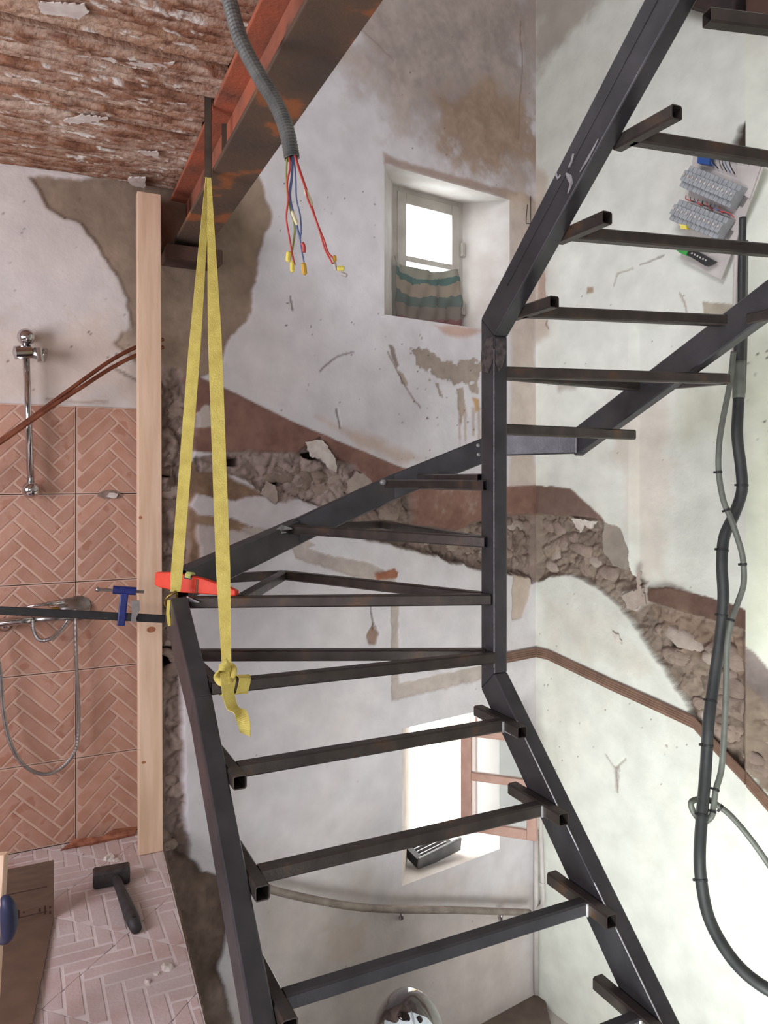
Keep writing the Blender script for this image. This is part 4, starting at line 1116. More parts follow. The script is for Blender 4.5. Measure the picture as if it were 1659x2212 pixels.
# ground and chalk-white marks left by welding
def mark(pts, u, wd=.006, mtl='steel_mark', th=.0015):
    MB().band([ST(u, a, b) for a, b in pts], (ST(0, .7, .7) - ST(0, 0, 0)), wd, th).build('weld_mark', mtl, stair)
def on_u(x, y, u):
    r = ray(x, y); t = u / (r[0] * CA + r[1] * SA); X, Y = r[0] * t, t
    return (-X * SA + Y * CA, r[2] * t)
mk = UI - .0015
mark([on_u(1238, 332, mk), on_u(1234, 350, mk), on_u(1228, 362, mk)], mk, .008)
mark([on_u(1222, 374, mk), on_u(1230, 384, mk), on_u(1234, 396, mk), on_u(1226, 418, mk)], mk, [.004, .018, .014, .004])
mark([on_u(1200, 374, mk), on_u(1204, 386, mk), on_u(1210, 378, mk)], mk, .008)
mark([on_u(1292, 300, mk), on_u(1284, 316, mk), on_u(1270, 342, mk), on_u(1252, 372, mk)], mk, [.004, .006, .010, .003])
for (x, y) in ((1352, 262), (1340, 280)): pass
for x, y, D in ((1032, 962, 2.53), (1033, 982, 2.53), (1038, 1056, 2.5), (1037, 1168, 2.49)):
    MB().ball(P(x, y, D), .006, 8, 6).build('weld_bead', 'steel_mark', stair, smooth=True)
q = P(612, 1140, 2.985)
MB().band([P(592, 1150, 2.93), P(608, 1140, 2.96), P(630, 1142, 2.99)], UP, [.010, .022, .006], .002).build('weld_mark', 'steel_mark', stair)
MB().band([P(596, 1156, 2.95), P(606, 1150, 2.96), P(618, 1150, 2.97)], UP, [.006, .01, .003], .002).build('weld_mark', 'steel_mark', stair)
MB().ball(P(827, 1042, 3.03), .014, 8, 6, (1, .6, .8)).build('weld_bead', 'steel_mark', stair, smooth=True)
MB().band([P(402, 1293, 2.355), P(414, 1297, 2.352), P(430, 1301, 2.350)], UP, [.016, .010, .002], .002).build('weld_mark', 'steel_mark', stair)
# pale ground area on the mitre of the newel
MB().prism([ST(UI - .001, a, b) for a, b in ((2.022, .44), (2.022, .37), (2.05, .33), (2.088, .34), (2.092, .40), (2.06, .44))], ST(-.0012, 0, 0) - ST(0, 0, 0)).build('ground_patch', 'steel_ground', stair)
MB().prism([ST(a, 2.019, b) for a, b in ((1.374, .435), (1.416, .435), (1.416, .40), (1.40, .35), (1.385, .33), (1.374, .36))], ST(0, -.0012, 0) - ST(0, 0, 0)).build('ground_patch', 'steel_ground', stair)

# ------------------------------------------------------------------ rusty beam at the ceiling edge
beam = empty('rusty_steel_beam', ST(.6, 2.0, .892), 'rusty steel I-beam carrying the edge of the board ceiling', 'beam')
bu = lambda v: .593 + .040 * (v - 2)
def beam_part(name, off0, off1, z0, z1, mtl):
    q = [ST(bu(3.14) + off0, 3.14, z0), ST(bu(3.14) + off1, 3.14, z0), ST(bu(3.14) + off1, 3.14, z1), ST(bu(3.14) + off0, 3.14, z1)]
    return MB().prism(q, ST(bu(-.3), -.3, 0) - ST(bu(3.14), 3.14, 0)).build(name, mtl, beam, bevel=.003)
beam_part('lower_flange', -.066, .066, .892, .906, 'beam_rust')
beam_part('upper_flange', -.066, .066, 1.082, 1.096, 'beam_orange')
beam_part('web', -.006, .006, .906, 1.082, 'beam_orange')
hk = empty('steel_hanger', P(450, 400, 2.28), 'dark flat steel hanger hooked over the rusty beam, with a strip for its shadow, holding the yellow strap', 'hanger')
xh = P(449, 300, 2.26)
MB().box(P(449, 300, 2.24), (1, 0, 0), UP, (0, 1, 0), .020, .30, .006).build('hanger_bar_and_shadow', 'hanger_steel', hk)
MB().box(P(486, 272, 2.36), (1, 0, 0), UP, (0, 1, 0), .02, .16, .006).build('hanger_bar_and_shadow', 'hanger_steel', hk)  # dark strip modelled for the shadow of the bar on the web
MB().box(P(467, 214, 2.30), (Vector((1, .9, 0))), UP, (-.9, 1, 0), .10, .012, .02).build('hanger_head', 'black_steel', hk)
o = MB().prism([ST(.53, 2.93, .872), ST(.74, 2.93, .872), ST(.74, 3.06, .872), ST(.53, 3.06, .872)], (0, 0, -.055)).build('bearing_block', 'dark_wood', bevel=.004)
tag(o, 'dark wooden bearing block under the wall end of the rusty beam', 'block')
o = MB().prism([ST(.43, 2.98, .85), ST(.525, 2.98, .85), ST(.525, 3.06, .85), ST(.43, 3.06, .85)], (0, 0, .2)).build('mortar_lump', 'screed', bevel=.02)
tag(o, 'grey brown mortar lump packed beside the beam end', 'mortar')

# ------------------------------------------------------------------ wooden prop, clamp, level
po = empty('wooden_post', P(322, 1842, 2.75), 'pale pine post standing between the tiled wall and the rubble edge', 'post')
pt0 = P(324, 1838, 2.76); pt1 = P(320, 420, 2.80)
sp = Vector((CA, SA, 0)); sq = Vector((-SA, CA, 0))
d = (pt1 - pt0).normalized()
m = MB()
vs = []
for q in (pt0, pt1):
    for a, b in ((-.041, -.02), (.041, -.02), (.041, .02), (-.041, .02)): vs.append(q + sp * a + sq * b)
m.add(vs, [(3, 2, 1, 0), (4, 5, 6, 7)] + [(i, (i + 1) % 4, 4 + (i + 1) % 4, 4 + i) for i in range(4)])
m.build('shaft', 'pine', po, bevel=.002)
for x, y, rx, rz in ((326, 1360, .016, .011), (310, 1647, .008, .005), (303, 1118, .006, .006)):
    q = P(x, y, 2.7395 - (x - 322) * -.0)
    t = (EZ + 0)
    u0, v0 = uv_of(P(x, y, 2.74))
    vv = (pt0 + (pt1 - pt0) * ((P(x, y, 2.74).z - pt0.z) / (pt1.z - pt0.z)))
    f = vv - sq * .0205
    # put the knot on the front face plane
    r_ = Vector(ray(x, y)); o_ = Vector((0, 0, EZ)); tt = (f - o_).dot(sq) / r_.dot(sq); c = o_ + r_ * tt
    MB().prism([c + sp * math.cos(i * .628) * rx + UP * math.sin(i * .628) * rz for i in range(10)], sq * .001).build('knot', 'knot', po)
cl = empty('bar_clamp', P(180, 1330, 2.6), 'long black bar clamp with a blue sliding jaw, level across the pine post', 'clamp')
ca = P(-170, 1310, 2.40); cb = P(356, 1337, 2.62)
cd = (cb - ca).normalized(); cn = cd.cross(UP).normalized(); cz = cn.cross(cd)
MB().box((ca + cb) / 2, cd, cn, cz, (cb - ca).length, .008, .027).build('rail', 'black_steel', cl, bevel=.002)
jt = ca + cd * ((P(263, 1330, 2.57) - ca).dot(cd))
MB().box(jt + cz * .035, cd, cn, cz, .026, .018, .13).build('jaw', 'blue_paint', cl, bevel=.004)
MB().tube([jt + cz * .088 - cd * .038, jt + cz * .088 + cd * .036], .014, 12).build('jaw_head', 'blue_paint', cl, smooth=False)
MB().tube([jt + cz * .086 - cd * .085, jt + cz * .087 + cd * .062], .0055, 8).build('spindle', 'dull_chrome', cl)
MB().ball(jt + cz * .086 - cd * .086, .009, 10, 6).build('spindle_end', 'dull_chrome', cl, smooth=True)
MB().prism([jt + cz * a + cd * b + cn * .01 for a, b in ((.06, .022), (.06, .05), (.03, .055), (.0, .045), (-.012, .05), (-.012, .03), (.02, .03))], cn * .012).build('fixed_pad', 'dull_chrome', cl)
lv = empty('spirit_level', P(430, 1270, 2.40), 'orange torpedo spirit level lying on the stair frame behind the yellow strap', 'level')
la = P(338, 1250, 2.47); lb = P(512, 1280, 2.35)
ld = (lb - la).normalized(); ln = ld.cross(UP).normalized(); lz = ln.cross(ld)
ll = (lb - la).length
prof = [(0, -.018), (.05, -.024), (.35, -.028), (.95, -.012), (1.0, -.008), (1.0, .006), (.93, .012), (.6, .026), (.4, .030), (.2, .030), (0, .022)]
lbody = MB().prism([la + ld * a * ll + lz * b - ln * .011 for a, b in prof], ln * .022).build('body', 'orange_plastic', lv, bevel=.004)
MB().box(la + ld * ll * .42 + lz * .024 - ln * .0, ld, ln, lz, .028, .024, .012).build('vial_window', 'black_steel', lv)
for sgn in (-1,):
    MB().tube([la + ld * ll * .385 + lz * .026, la + ld * ll * .455 + lz * .026], .0135, 10).build('vial', 'vial', lv)
MB().box(la + ld * ll * .54 + lz * .0, ld, ln, lz, .010, .026, .046).build('vial_slot', 'copper', lv, bevel=.003)
MB().tube([la + ld * ll * .54 + lz * -.015, la + ld * ll * .54 + lz * .016], .0125, 8).build('vial', 'brass', lv)

# ------------------------------------------------------------------ yellow strap
ys = empty('yellow_lifting_strap', P(450, 385, 2.24), 'yellow webbing strap hanging from the rusty beam, knotted round a tread bar', 'strap')
def interp(a, b, n, sag=0):
    return [a.lerp(b, i / n) for i in range(n + 1)]
top = P(450, 384, 2.235)
xa = Vector((1, .2, 0))
lp = interp(P(449, 384, 2.235), P(378, 1278, 2.36), 24)
MB().band(lp, [xa.lerp(Vector((.5, 1, 0)), .6 - .55 * min(1, i / 9)) for i in range(25)], [.016 + .019 * min(1, i / 10) for i in range(24)] + [.03], .0025).build('strap_leg', 'yellow_web', ys)
rp_ = interp(P(451, 384, 2.225), P(489, 1440, 2.06), 26)
MB().band(rp_, [xa] * 27, [.012 + .026 * min(1, i / 9) * (1 if i < 22 else 1 - .10 * (i - 21)) for i in range(27)], .0025).build('strap_leg', 'yellow_web', ys)
# knot and loop round the bar, loose tail
kb = f1.lerp(nw(1, 2.03), .075) - Vector((0, 0, B / 2)); kd = (nw(1, 2.03) - f1).normalized(); kn = kd.cross(UP).normalized()
for off, wd in ((-.022, .03), (.018, .032)):
    pts = []
    for i in range(17):
        an = 2 * math.pi * i / 16
        rr = .026
        c_, s_ = math.cos(an), math.sin(an)
        kx = max(abs(c_), abs(s_)); pts.append(kb + kd * (off + .006 * s_) + kn * c_ / kx ** .7 * .022 + UP * s_ / kx ** .7 * .022)
    MB().band(pts, kd, wd, .003).build('knot_loop', 'yellow_web', ys)
kc = P(488, 1452, 2.045)
MB().band(curve_pts([kc + Vector((.010, -.012, .030)), kc + Vector((-.012, -.022, .012)), kc + Vector((-.020, -.014, -.008)), kc + Vector((-.006, -.020, -.022)), kc + Vector((.014, -.020, -.014)), kc + Vector((.020, -.006, .004)), kc + Vector((.008, .012, .012)), kc + Vector((-.010, .010, .004))], 4), Vector((.6, .3, .7)), .022, .004).build('knot', 'yellow_web', ys, smooth=True)
MB().ball(kc, .018, 12, 8, (.9, .8, 1.25)).build('knot', 'yellow_web', ys, smooth=True)
tl = curve_pts([P(484, 1452, 2.03), P(489, 1478, 2.015), P(494, 1505, 2.03), P(502, 1528, 2.03), P(518, 1540, 2.02), P(526, 1562, 2.02), P(529, 1586, 2.03)], 6)
MB().band(tl, [Vector((1, .1 + .9 * math.sin(i * .11), -.2)) for i in range(len(tl))], [.024 + .010 * min(1, i / 12) for i in range(len(tl))], .0025).build('strap_tail', 'yellow_web', ys)
# hook with brass ring at the stringer end
hc = P(374, 1288, 2.35)
MB().tube(curve_pts([hc + Vector((.010, -.01, .016)), hc + Vector((-.008, -.016, .004)), hc + Vector((-.022, -.012, -.012)), hc + Vector((-.020, 0, -.03)), hc + Vector((.0, .01, -.02)), hc + Vector((.010, .0, .0)), hc + Vector((.010, -.01, .016))], 5), .004, 8).build('hook_ring', 'brass', ys, smooth=True)
MB().band([P(364, 1296, 2.34), P(362, 1325, 2.33), P(366, 1352, 2.33)], xa, .010, .003).build('strap_end', 'yellow_web', ys)

# ------------------------------------------------------------------ conduit with wires
cdt = empty('corrugated_conduit', P(560, 160, 1.55), 'grey corrugated conduit hanging from the ceiling with loose coloured wires', 'conduit')
cp_ = curve_pts([P(478, -60, 1.60), P(497, 8, 1.58), P(520, 88, 1.56), P(560, 165, 1.54), P(596, 225, 1.53), P(618, 280, 1.52), P(630, 340, 1.52)], 30)
rr = [.0150 + .0014 * math.sin(i * 2 * math.pi / 3.0) for i in range(len(cp_))]
MB().tube(cp_, rr, 14, caps=False).build('hose', 'conduit', cdt, smooth=False)
end = cp_[-1]
MB().tube([end, end + (cp_[-1] - cp_[-2]).normalized() * .002], [.0158, .0158], 14, caps=False).build('hose_rim', 'conduit', cdt)
def wire(pts, mtl, r=.0021, parent=cdt, D=1.52, name='wire'):
    return MB().tube(curve_pts([P(x, y, D) for x, y in pts], 6), r, 6).build(name, mtl, parent, smooth=True)
wire([(622, 330), (626, 360), (620, 395), (622, 430), (618, 470), (624, 510), (631, 550), (636, 572)], 'red_wire', D=1.515)
wire([(620, 332), (618, 380), (622, 430), (634, 480), (636, 505), (631, 540)], 'green_wire')
wire([(632, 335), (630, 380), (626, 425), (634, 465), (642, 495), (648, 515)], 'blue_wire', .0028)
wire([(634, 335), (638, 380), (640, 430), (648, 465), (650, 500), (648, 515), (652, 545), (656, 566)], 'blue_wire', .0018)
wire([(636, 335), (646, 370), (658, 405), (664, 430), (676, 460), (690, 500), (702, 540), (718, 570)], 'red_wire', D=1.51)
wire([(637, 335), (650, 375), (662, 410), (672, 440), (684, 480), (700, 520), (708, 545), (722, 560)], 'red_wire', D=1.525)
wire([(652, 525), (656, 532), (656, 545)], 'red_wire', .004)
def cap(x, y, x2, y2, mtl, r=.0065, D=1.515):
    MB().tube([P(x, y, D), P(x + (x2 - x) * .15, y + (y2 - y) * .15, D), P(x2 - (x2 - x) * .15, y2 - (y2 - y) * .15, D), P(x2, y2, D)], [r * .6, r, r, r * .5], 10).build('connector', mtl, cdt, smooth=False)
cap(624, 543, 622, 566, 'yellow_cap', .0055); cap(631, 565, 631, 588, 'yellow_cap', .0045); cap(655, 568, 658, 594, 'amber_cap', .0055)
cap(722, 552, 723, 566, 'amber_cap', .004); cap(722, 566, 725, 585, 'frame_white', .0035); cap(728, 580, 744, 580, 'yellow_cap', .005); cap(735, 590, 750, 596, 'clear_plastic', .004)
cap(658, 408, 674, 444, 'cream_sleeve', .0042); cap(630, 456, 642, 486, 'cream_sleeve', .0038)

# ------------------------------------------------------------------ shower fittings and copper pipes
sr = empty('shower_rail', TW.px(60, 1060, .05), 'chrome shower rail with round ends on the tiled wall', 'shower rail')
def tw(x, y, off): return TW.px(x, y, off)
ra = tw(55, 742, .06); rb = tw(66, 1046, .06)
MB().tube([ra, rb], .0118, 14).build('tube', 'chrome', sr, smooth=True)
for q, sg in ((tw(56, 728, .055), 1), (tw(66, 1058, .055), -1)):
    MB().ball(q, .030, 18, 12).build('end_knob', 'chrome', sr, smooth=True)
    MB().tube([q, q - ezw * .06], .014, 12).build('wall_mount', 'chrome', sr, smooth=True)
s0 = tw(28, 762, .075); s1 = tw(70, 760, .062)
MB().tube([s0, s0.lerp(s1, .08), s0.lerp(s1, .9), s1], [.010, .0235, .0235, .016], 16).build('slider', 'chrome', sr)
MB().tube([tw(72, 762, .06), tw(98, 768, .07)], [.020, .026], 14).build('holder', 'dull_chrome', sr)
MB().tube([tw(84, 752, .085), tw(88, 782, .09)], .012, 10).build('holder_clip', 'chrome', sr)
mx = empty('shower_mixer', TW.px(120, 1340, .06), 'chrome shower mixer with hand shower and hose below the clamp bar', 'shower')
for x_ in (-150, 10):
    MB().tube([tw(x_, 1350 - x_ * .1, .06), tw(x_, 1350 - x_ * .1, .0)], [.014, .026], 12).build('wall_union', 'chrome', mx, smooth=True)
MB().tube([tw(-190, 1370, .06), tw(40, 1341, .06), tw(70, 1339, .06)], .015, 12).build('mixer_body', 'chrome', mx, smooth=True)
MB().tube([tw(70, 1339, .06), tw(150, 1333, .06)], .010, 12).build('mixer_outlet', 'dull_chrome', mx, smooth=True)
MB().lathe(tw(162, 1312, .0), ezw + UP * .5, [(0, .05), (.012, .056), (.02, .05), (.024, .01)], 24).build('hand_shower_head', 'dull_chrome', mx, smooth=True)
MB().tube([tw(48, 1312, .05), tw(90, 1306, .05), tw(138, 1300, .04)], [.003, .006, .012], 10).build('hand_shower_handle', 'chrome', mx, smooth=True)
MB().tube([tw(110, 1318, .05), tw(128, 1316, .05)], .009, 10).build('valve_knob', 'brass', mx, smooth=True)
def hose(pts, r=.0065):
    c = curve_pts([tw(x, y, o_) for x, y, o_ in pts], 16)
    MB().tube(c, [r * (1 + .06 * (i % 2)) for i in range(len(c))], 10).build('hose', 'dull_chrome', mx, smooth=False)
hose([(70, 1338, .07), (72, 1362, .07), (84, 1382, .08), (108, 1380, .08), (130, 1362, .07), (146, 1340, .06)])
hose([(162, 1316, .05), (163, 1400, .06), (167, 1480, .06), (169, 1560, .06), (162, 1620, .07), (130, 1660, .07), (90, 1672, .07), (48, 1650, .07), (20, 1600, .07), (6, 1530, .06), (0, 1450, .06), (-16, 1380, .06)])
for i, (dy, dd) in enumerate(((0, 0), (17, .012))):
    pts = [(-420, 1236 + dy * .2), (-240, 1112 + dy * .2), (-80, 1002 + dy * .2), (0, 951 + dy * .3), (60, 908 + dy * .35), (120, 864 + dy * .5), (180, 820 + dy * .8), (240, 778 + dy), (300, 747 + dy * 1.05), (352, 733 + dy)]
    c = curve_pts([TW.px(x, y, .13 - .11 * max(0, (k - 6)) / 3 - .09 * (k == 0) + dd) for k, (x, y) in enumerate(pts)], 6)
    o = MB().tube(c, .0075, 10).build('copper_pipe', 'copper', smooth=True)
    tag(o, ('upper' if i == 0 else 'lower') + ' one of the pair of copper pipes sloping across the tiled wall', 'pipe', 'copper pipes over the tiles')

# ------------------------------------------------------------------ things on the shower room floor
def fl(x, y, z=0.0): return P(x, y, (-(ZFL + z)) * FPX / (y - HOR))
hm = empty('club_hammer', fl(255, 1920), 'dark club hammer with black rubber handle lying on the dusty floor', 'hammer')
ha = fl(200, 1898, .03); hb_ = fl(280, 1884, .03)
hd = (hb_ - ha); hd.z = 0; hl = hd.length; hd.normalize(); hh = UP.cross(hd).normalized()
m = MB()
cs = [(0, .024), (.005, .028), (hl * .5, .028), (hl - .005, .028), (hl, .024)]
vs = []; n = 8
for s_, r_ in cs:
    for k in range(n):
        an = math.pi / 8 + k * math.pi / 4
        sx_ = (1, .72)[k % 2 == 0]; 
        cx_, cz_ = math.cos(an), math.sin(an)
        cx_ = math.copysign(min(1, abs(cx_) * 1.08), cx_); cz_ = math.copysign(min(1, abs(cz_) * 1.08), cz_)
        if abs(cx_) > abs(cz_): cz_ *= 1.75
        else: cx_ *= 1.75
        vs.append(ha + hd * s_ + hh * cx_ * r_ * .95 + UP * cz_ * r_ * .95)
fs = [(i * n + k, i * n + (k + 1) % n, (i + 1) * n + (k + 1) % n, (i + 1) * n + k) for i in range(len(cs) - 1) for k in range(n)] + [tuple(range(n)), tuple(range((len(cs) - 1) * n, len(cs) * n))]
m.add(vs, fs).build('head', 'hammer_steel', hm)
k0 = ha.lerp(hb_, .58); k1 = fl(294, 2006, .02)
hp = interp(k0, k1, 8)
MB().tube(hp, [.014, .015, .015, .016, .018, .019, .020, .020, .016], 12).build('handle', 'hammer_rubber', hm, smooth=True)
he = k0.lerp(k1, .90)
MB().tube([he + UP * .0195, he + UP * .0215], .006, 10).build('hanging_hole', 'black_steel', hm)
o = MB().add([fl(130, 1838, .0), fl(200, 1826), fl(290, 1806), fl(296, 1786, .012), fl(262, 1780, .02), fl(220, 1806, .022), fl(160, 1812, .02),
              fl(130, 1836, .006), fl(200, 1820, .014), fl(290, 1800, .014)], [(0, 1, 8, 7), (1, 2, 9, 8), (7, 8, 6), (8, 5, 6), (8, 9, 5), (9, 4, 5), (9, 3, 4), (2, 3, 9), (0, 7, 6), (0, 6, 5, 4, 3, 2, 1)]).build('wood_splinter', 'bark_wood')
tag(o, 'reddish brown splinter of wood lying along the foot of the tiled wall', 'splinter')
def chip(x, y, r, seed, label):
    rg = random.Random(seed); c = fl(x, y, .0)
    n = 7; vs = []
    for zz, k in ((0.0, 1.0), (r * .5, .7)):
        for i in range(n):
            an = i / n * 6.28; q = r * k * rg.uniform(.6, 1.3); vs.append(c + Vector((math.cos(an) * q, math.sin(an) * q, zz + (rg.uniform(0, r * .3) if zz else 0))))
    fs = [tuple(range(n))[::-1], tuple(range(n, 2 * n))] + [(i, (i + 1) % n, n + (i + 1) % n, n + i) for i in range(n)]
    o = MB().add(vs, fs).build('plaster_chip', 'plaster_chip')
    tag(o, label, 'plaster', 'plaster chips on the floor')
chip(236, 1856, .022, 1, 'largest white plaster chip on the floor, behind the hammer head')
chip(250, 1860, .012, 2, 'second white plaster chip touching the largest one behind the hammer')
chip(176, 1848, .008, 3, 'lone white plaster crumb left of the hammer, below the wood splinter')
chip(296, 1808, .009, 4, 'white plaster crumb at the foot of the pine post')
for k, (x, y, lb_) in enumerate(((262, 1846, 'tiny plaster crumb just right of the largest chip behind the hammer'), (280, 1848, 'tiny plaster crumb nearest the pine post, behind the hammer'), (222, 1836, 'tiny plaster crumb between the largest chip and the wood splinter'), (188, 1880, 'tiny plaster crumb at the left end of the hammer head'))):
    chip(x, y, .005, 10 + k, lb_)
for k, (x, y, r, lb_) in enumerate(((360, 2092, .018, 'largest pale crumb by the broken floor edge, in front of the hammer'), (318, 2122, .012, 'foremost pale crumb on the floor, left of the broken edge'), (338, 2106, .01, 'small pale crumb between the two larger ones near the broken floor edge'))):
    chip(x, y, r, 20 + k, lb_)
# folded cardboard sheet with printed frame
cbx = empty('cardboard_sheet', fl(60, 2000), 'brown folded cardboard sheet with a printed box, on the floor at the left edge', 'cardboard')
e0 = fl(116, 1986); e1 = fl(116, 1986) - sp * .62
h_ = Vector((0, 0, .178))
MB().prism([e0, e0 + h_, e1 + h_, e1], sq * .006).build('upright_flap', 'cardboard', cbx)
g0 = fl(70, 2214, .01); g1 = g0 - sp * .75
MB().prism([e0 + UP * .003, g0, g1, e1 + UP * .003], (0, 0, .006)).build('floor_flap', 'cardboard', cbx)
def pr(x0, y0, x1, y1):            # printed mark on the upright flap
    r0 = Vector(ray(x0, y0)); r1 = Vector(ray(x1, y1)); o_ = Vector((0, 0, EZ)); f = e0 - sq * .0008
    a = o_ + r0 * ((f - o_).dot(sq) / r0.dot(sq)); b = o_ + r1 * ((f - o_).dot(sq) / r1.dot(sq))
    ww = (b - a).dot(sp); hh_ = b.z - a.z
    MB().prism([a, a + sp * ww, a + sp * ww + UP * hh_, a + UP * hh_], sq * .0006).build('printed_mark', 'print_brown', cbx)
pr(38, 1966, 41, 1984); pr(49, 1969, 52, 1972); pr(83, 1963, 87, 1969); pr(95, 1957, 98, 1975); pr(106, 1958, 109, 1962); pr(106, 1968, 109, 1974)
MB().band([e0 - sq * .001 + (UP * .105) - sp * .02, e0 - sq * .001 + (UP * .105) - sp * .15], UP, .0015, .0006).build('printed_mark', 'print_brown', cbx)
MB().band([e0 - sq * .001 + (UP * .030) - sp * .02, e0 - sq * .001 + (UP * .030) - sp * .15], UP, .0015, .0006).build('printed_mark', 'print_brown', cbx)
# batten end with blue grip at the very edge
bt = empty('wooden_batten', fl(-10, 2120), 'light wooden batten leaning at the bottom left picture edge', 'batten')
w0 = P(-26, 2230, 1.75); w1 = P(-2, 1846, 1.85)
MB().rhs(w0, w1, (0, -1, .2), .036, .022, .010, .002).build('shaft', 'pine', bt)
MB().box(w1, (1, .1, 0), UP, (0, 1, 0), .034, .004, .020).build('end_grain', 'pine', bt)
bl = MB().tube(curve_pts([P(6, 1938, 1.80), P(15, 1952, 1.79), P(19, 1985, 1.79), P(16, 2020, 1.79), P(4, 2036, 1.80)], 6), [.006 + .013 * math.sin(math.pi * i / 24) for i in range(25)], 12).build('tool_grip', 'navy_plastic', smooth=True)
tag(bl, 'dark blue curved tool grip in front of the batten at the left edge', 'tool')

# ------------------------------------------------------------------ right wall: distribution board, cables, trim
db = empty('distribution_board', RW.px(1570, 590, .03), 'half dismantled white fuse board hanging askew on the right wall, two rows of grey breakers', 'fuse board')
oc = RW.px(1560, 460, .035)
rx = (RW.px(1612, 424, .035) - RW.px(1492, 366, .035)).normalized()
nz_ = Vector((RW.n[0], RW.n[1], 0)); ry = nz_.cross(rx).normalized()
if ry.z < 0: ry = -ry
def dbp(x, y, off=.035):
    q = RW.px(x, y, off) - oc
    return q.dot(rx), q.dot(ry)
def dbw(a, b, c=0): return oc + rx * a + ry * b + nz_ * c
c = [dbp(1498, 330), dbp(1655, 346), dbp(1558, 604), dbp(1470, 560)]
MB().prism([dbw(a, b, -.004) for a, b in c], nz_ * .006).build('back_plate', 'board_white', db)
MB().prism([dbw(a, b, .0) for a, b in (dbp(1600, 350), dbp(1650, 348), dbp(1622, 430), dbp(1606, 420))], nz_ * .012).build('side_flange', 'board_white', db)
def breakers(x0, y0, x1, y1, n, name):
    a0 = Vector(dbp(x0, y0)); a1 = Vector(dbp(x1, y1)); L_ = (a1 - a0).length; wd = L_ / n; dirr = (a1 - a0) / L_
    rowc = a0.y * 0
    MB().box(dbw((a0.x + a1.x) / 2, (a0.y + a1.y) / 2, .008), rx, ry, nz_, L_ + .03, .035, .010).build('din_rail', 'dull_chrome', db)
    for i in range(n):
        q = a0 + dirr * wd * (i + .5)
        pf = [(-.045, .0), (-.045, .045), (-.023, .045), (-.021, .062), (.021, .062), (.023, .045), (.045, .045), (.045, .0)]
        br = MB().prism([dbw(q.x - wd * .46, q.y + s_, .012 + t_) for s_, t_ in pf], rx * wd * .92).build('breaker', 'module_grey', db)
        MB().box(dbw(q.x, q.y + .004, .012 + .066), rx, ry, nz_, wd * .4, .010, .008).build('toggle', 'board_white', br)
breakers(1495, 386, 1606, 432, 12, 'upper')
breakers(1472, 458, 1578, 500, 11, 'lower')
MB().prism([dbw(a, b, .02) for a, b in (dbp(1522, 334), dbp(1548, 336), dbp(1546, 362), dbp(1520, 358))], nz_ * .03).build('junction_block', 'blue_block', db)
MB().prism([dbw(a, b, .02) for a, b in (dbp(1466, 536), dbp(1504, 536), dbp(1496, 556), dbp(1482, 550))], nz_ * .03).build('terminal_block', 'green_block', db)
MB().prism([dbw(a, b, .02) for a, b in (dbp(1494, 552), dbp(1506, 540), dbp(1556, 568), dbp(1536, 578))], nz_ * .025).build('terminal_strip', 'dark_block', db)
for i in range(6):
    a, b = dbp(1508 + i * 6, 551 + i * 3); MB().box(dbw(a, b, .046), rx, ry, nz_, .007, .007, .004).build('terminal_screw', 'frame_white', db)
MB().prism([dbw(a, b, .05) for a, b in (dbp(1488, 490), dbp(1502, 493), dbp(1504, 502), dbp(1490, 500))], nz_ * .02).build('cap', 'yellow_cap', db)
rgw = random.Random(9)
for i in range(9):
    x0 = 1490 + i * 9; y0 = 426 + i * 3
    c = curve_pts([dbw(*dbp(x0, y0), .03), dbw(*dbp(x0 + 8, y0 + 10), .045 + rgw.uniform(0, .02)), dbw(*dbp(x0 + 22, y0 + 14), .04), dbw(*dbp(x0 + 34 + rgw.uniform(-6, 10), y0 + 22), .02)], 5)
    MB().tube(c, .0022, 6).build('wire', ['red_wire', 'cable_black', 'blue_wire', 'red_wire', 'dark_block'][i % 5], db, smooth=True)
for i in range(8):
    x0 = 1530 + i * 9
    c = curve_pts([dbw(*dbp(x0, 358 + i * 3), .02), dbw(*dbp(x0 + rgw.uniform(-6, 6), 342 + i * 2), .05), dbw(*dbp(x0 + 14, 330 + rgw.uniform(-4, 6)), .03), dbw(*dbp(x0 + 30, 344 + i * 2), .02)], 5)
    MB().tube(c, .0022, 6).build('wire', ['cable_grey', 'cable_black', 'blue_wire', 'dark_block'][i % 4], db, smooth=True)

def rwD(x): return RW.px(min(x, 1612), 1000, 0).y
def cable(name, pts, r, mtl, label, cat, off=.05, n=8, parent=None):
    c = curve_pts([P(x, y, D) for x, y, D in pts], n)
    o = MB().tube(c, r, 12).build(name, mtl, parent, smooth=True)
    if label: tag(o, label, cat)
    return o, c
thick = empty('armoured_cable', P(1555, 1400, 2.9), 'thick black supply cable hanging down the right wall and sagging to the right edge', 'cable')
_, ck = cable('sheath', [(1598, 690, 2.92), (1596, 780, 2.92), (1595, 860, 2.92), (1592, 940, 2.90), (1600, 1010, 2.90), (1602, 1060, 2.90), (1586, 1110, 2.90), (1564, 1160, 2.88), (1559, 1220, 2.86), (1562, 1290, 2.86),
       (1556, 1370, 2.86), (1542, 1470, 2.84), (1530, 1560, 2.80), (1524, 1660, 2.78), (1516, 1760, 2.74), (1511, 1840, 2.70), (1514, 1900, 2.68), (1530, 1980, 2.64), (1566, 2050, 2.58), (1612, 2104, 2.52), (1672, 2144, 2.46), (1760, 2180, 2.4)],
      .0205, 'cable_black', None, None, parent=thick)
tape = []
MB().tube(ck[8:17], .0225, 12).build('tape_wrap', 'cable_grey', thick, smooth=True)
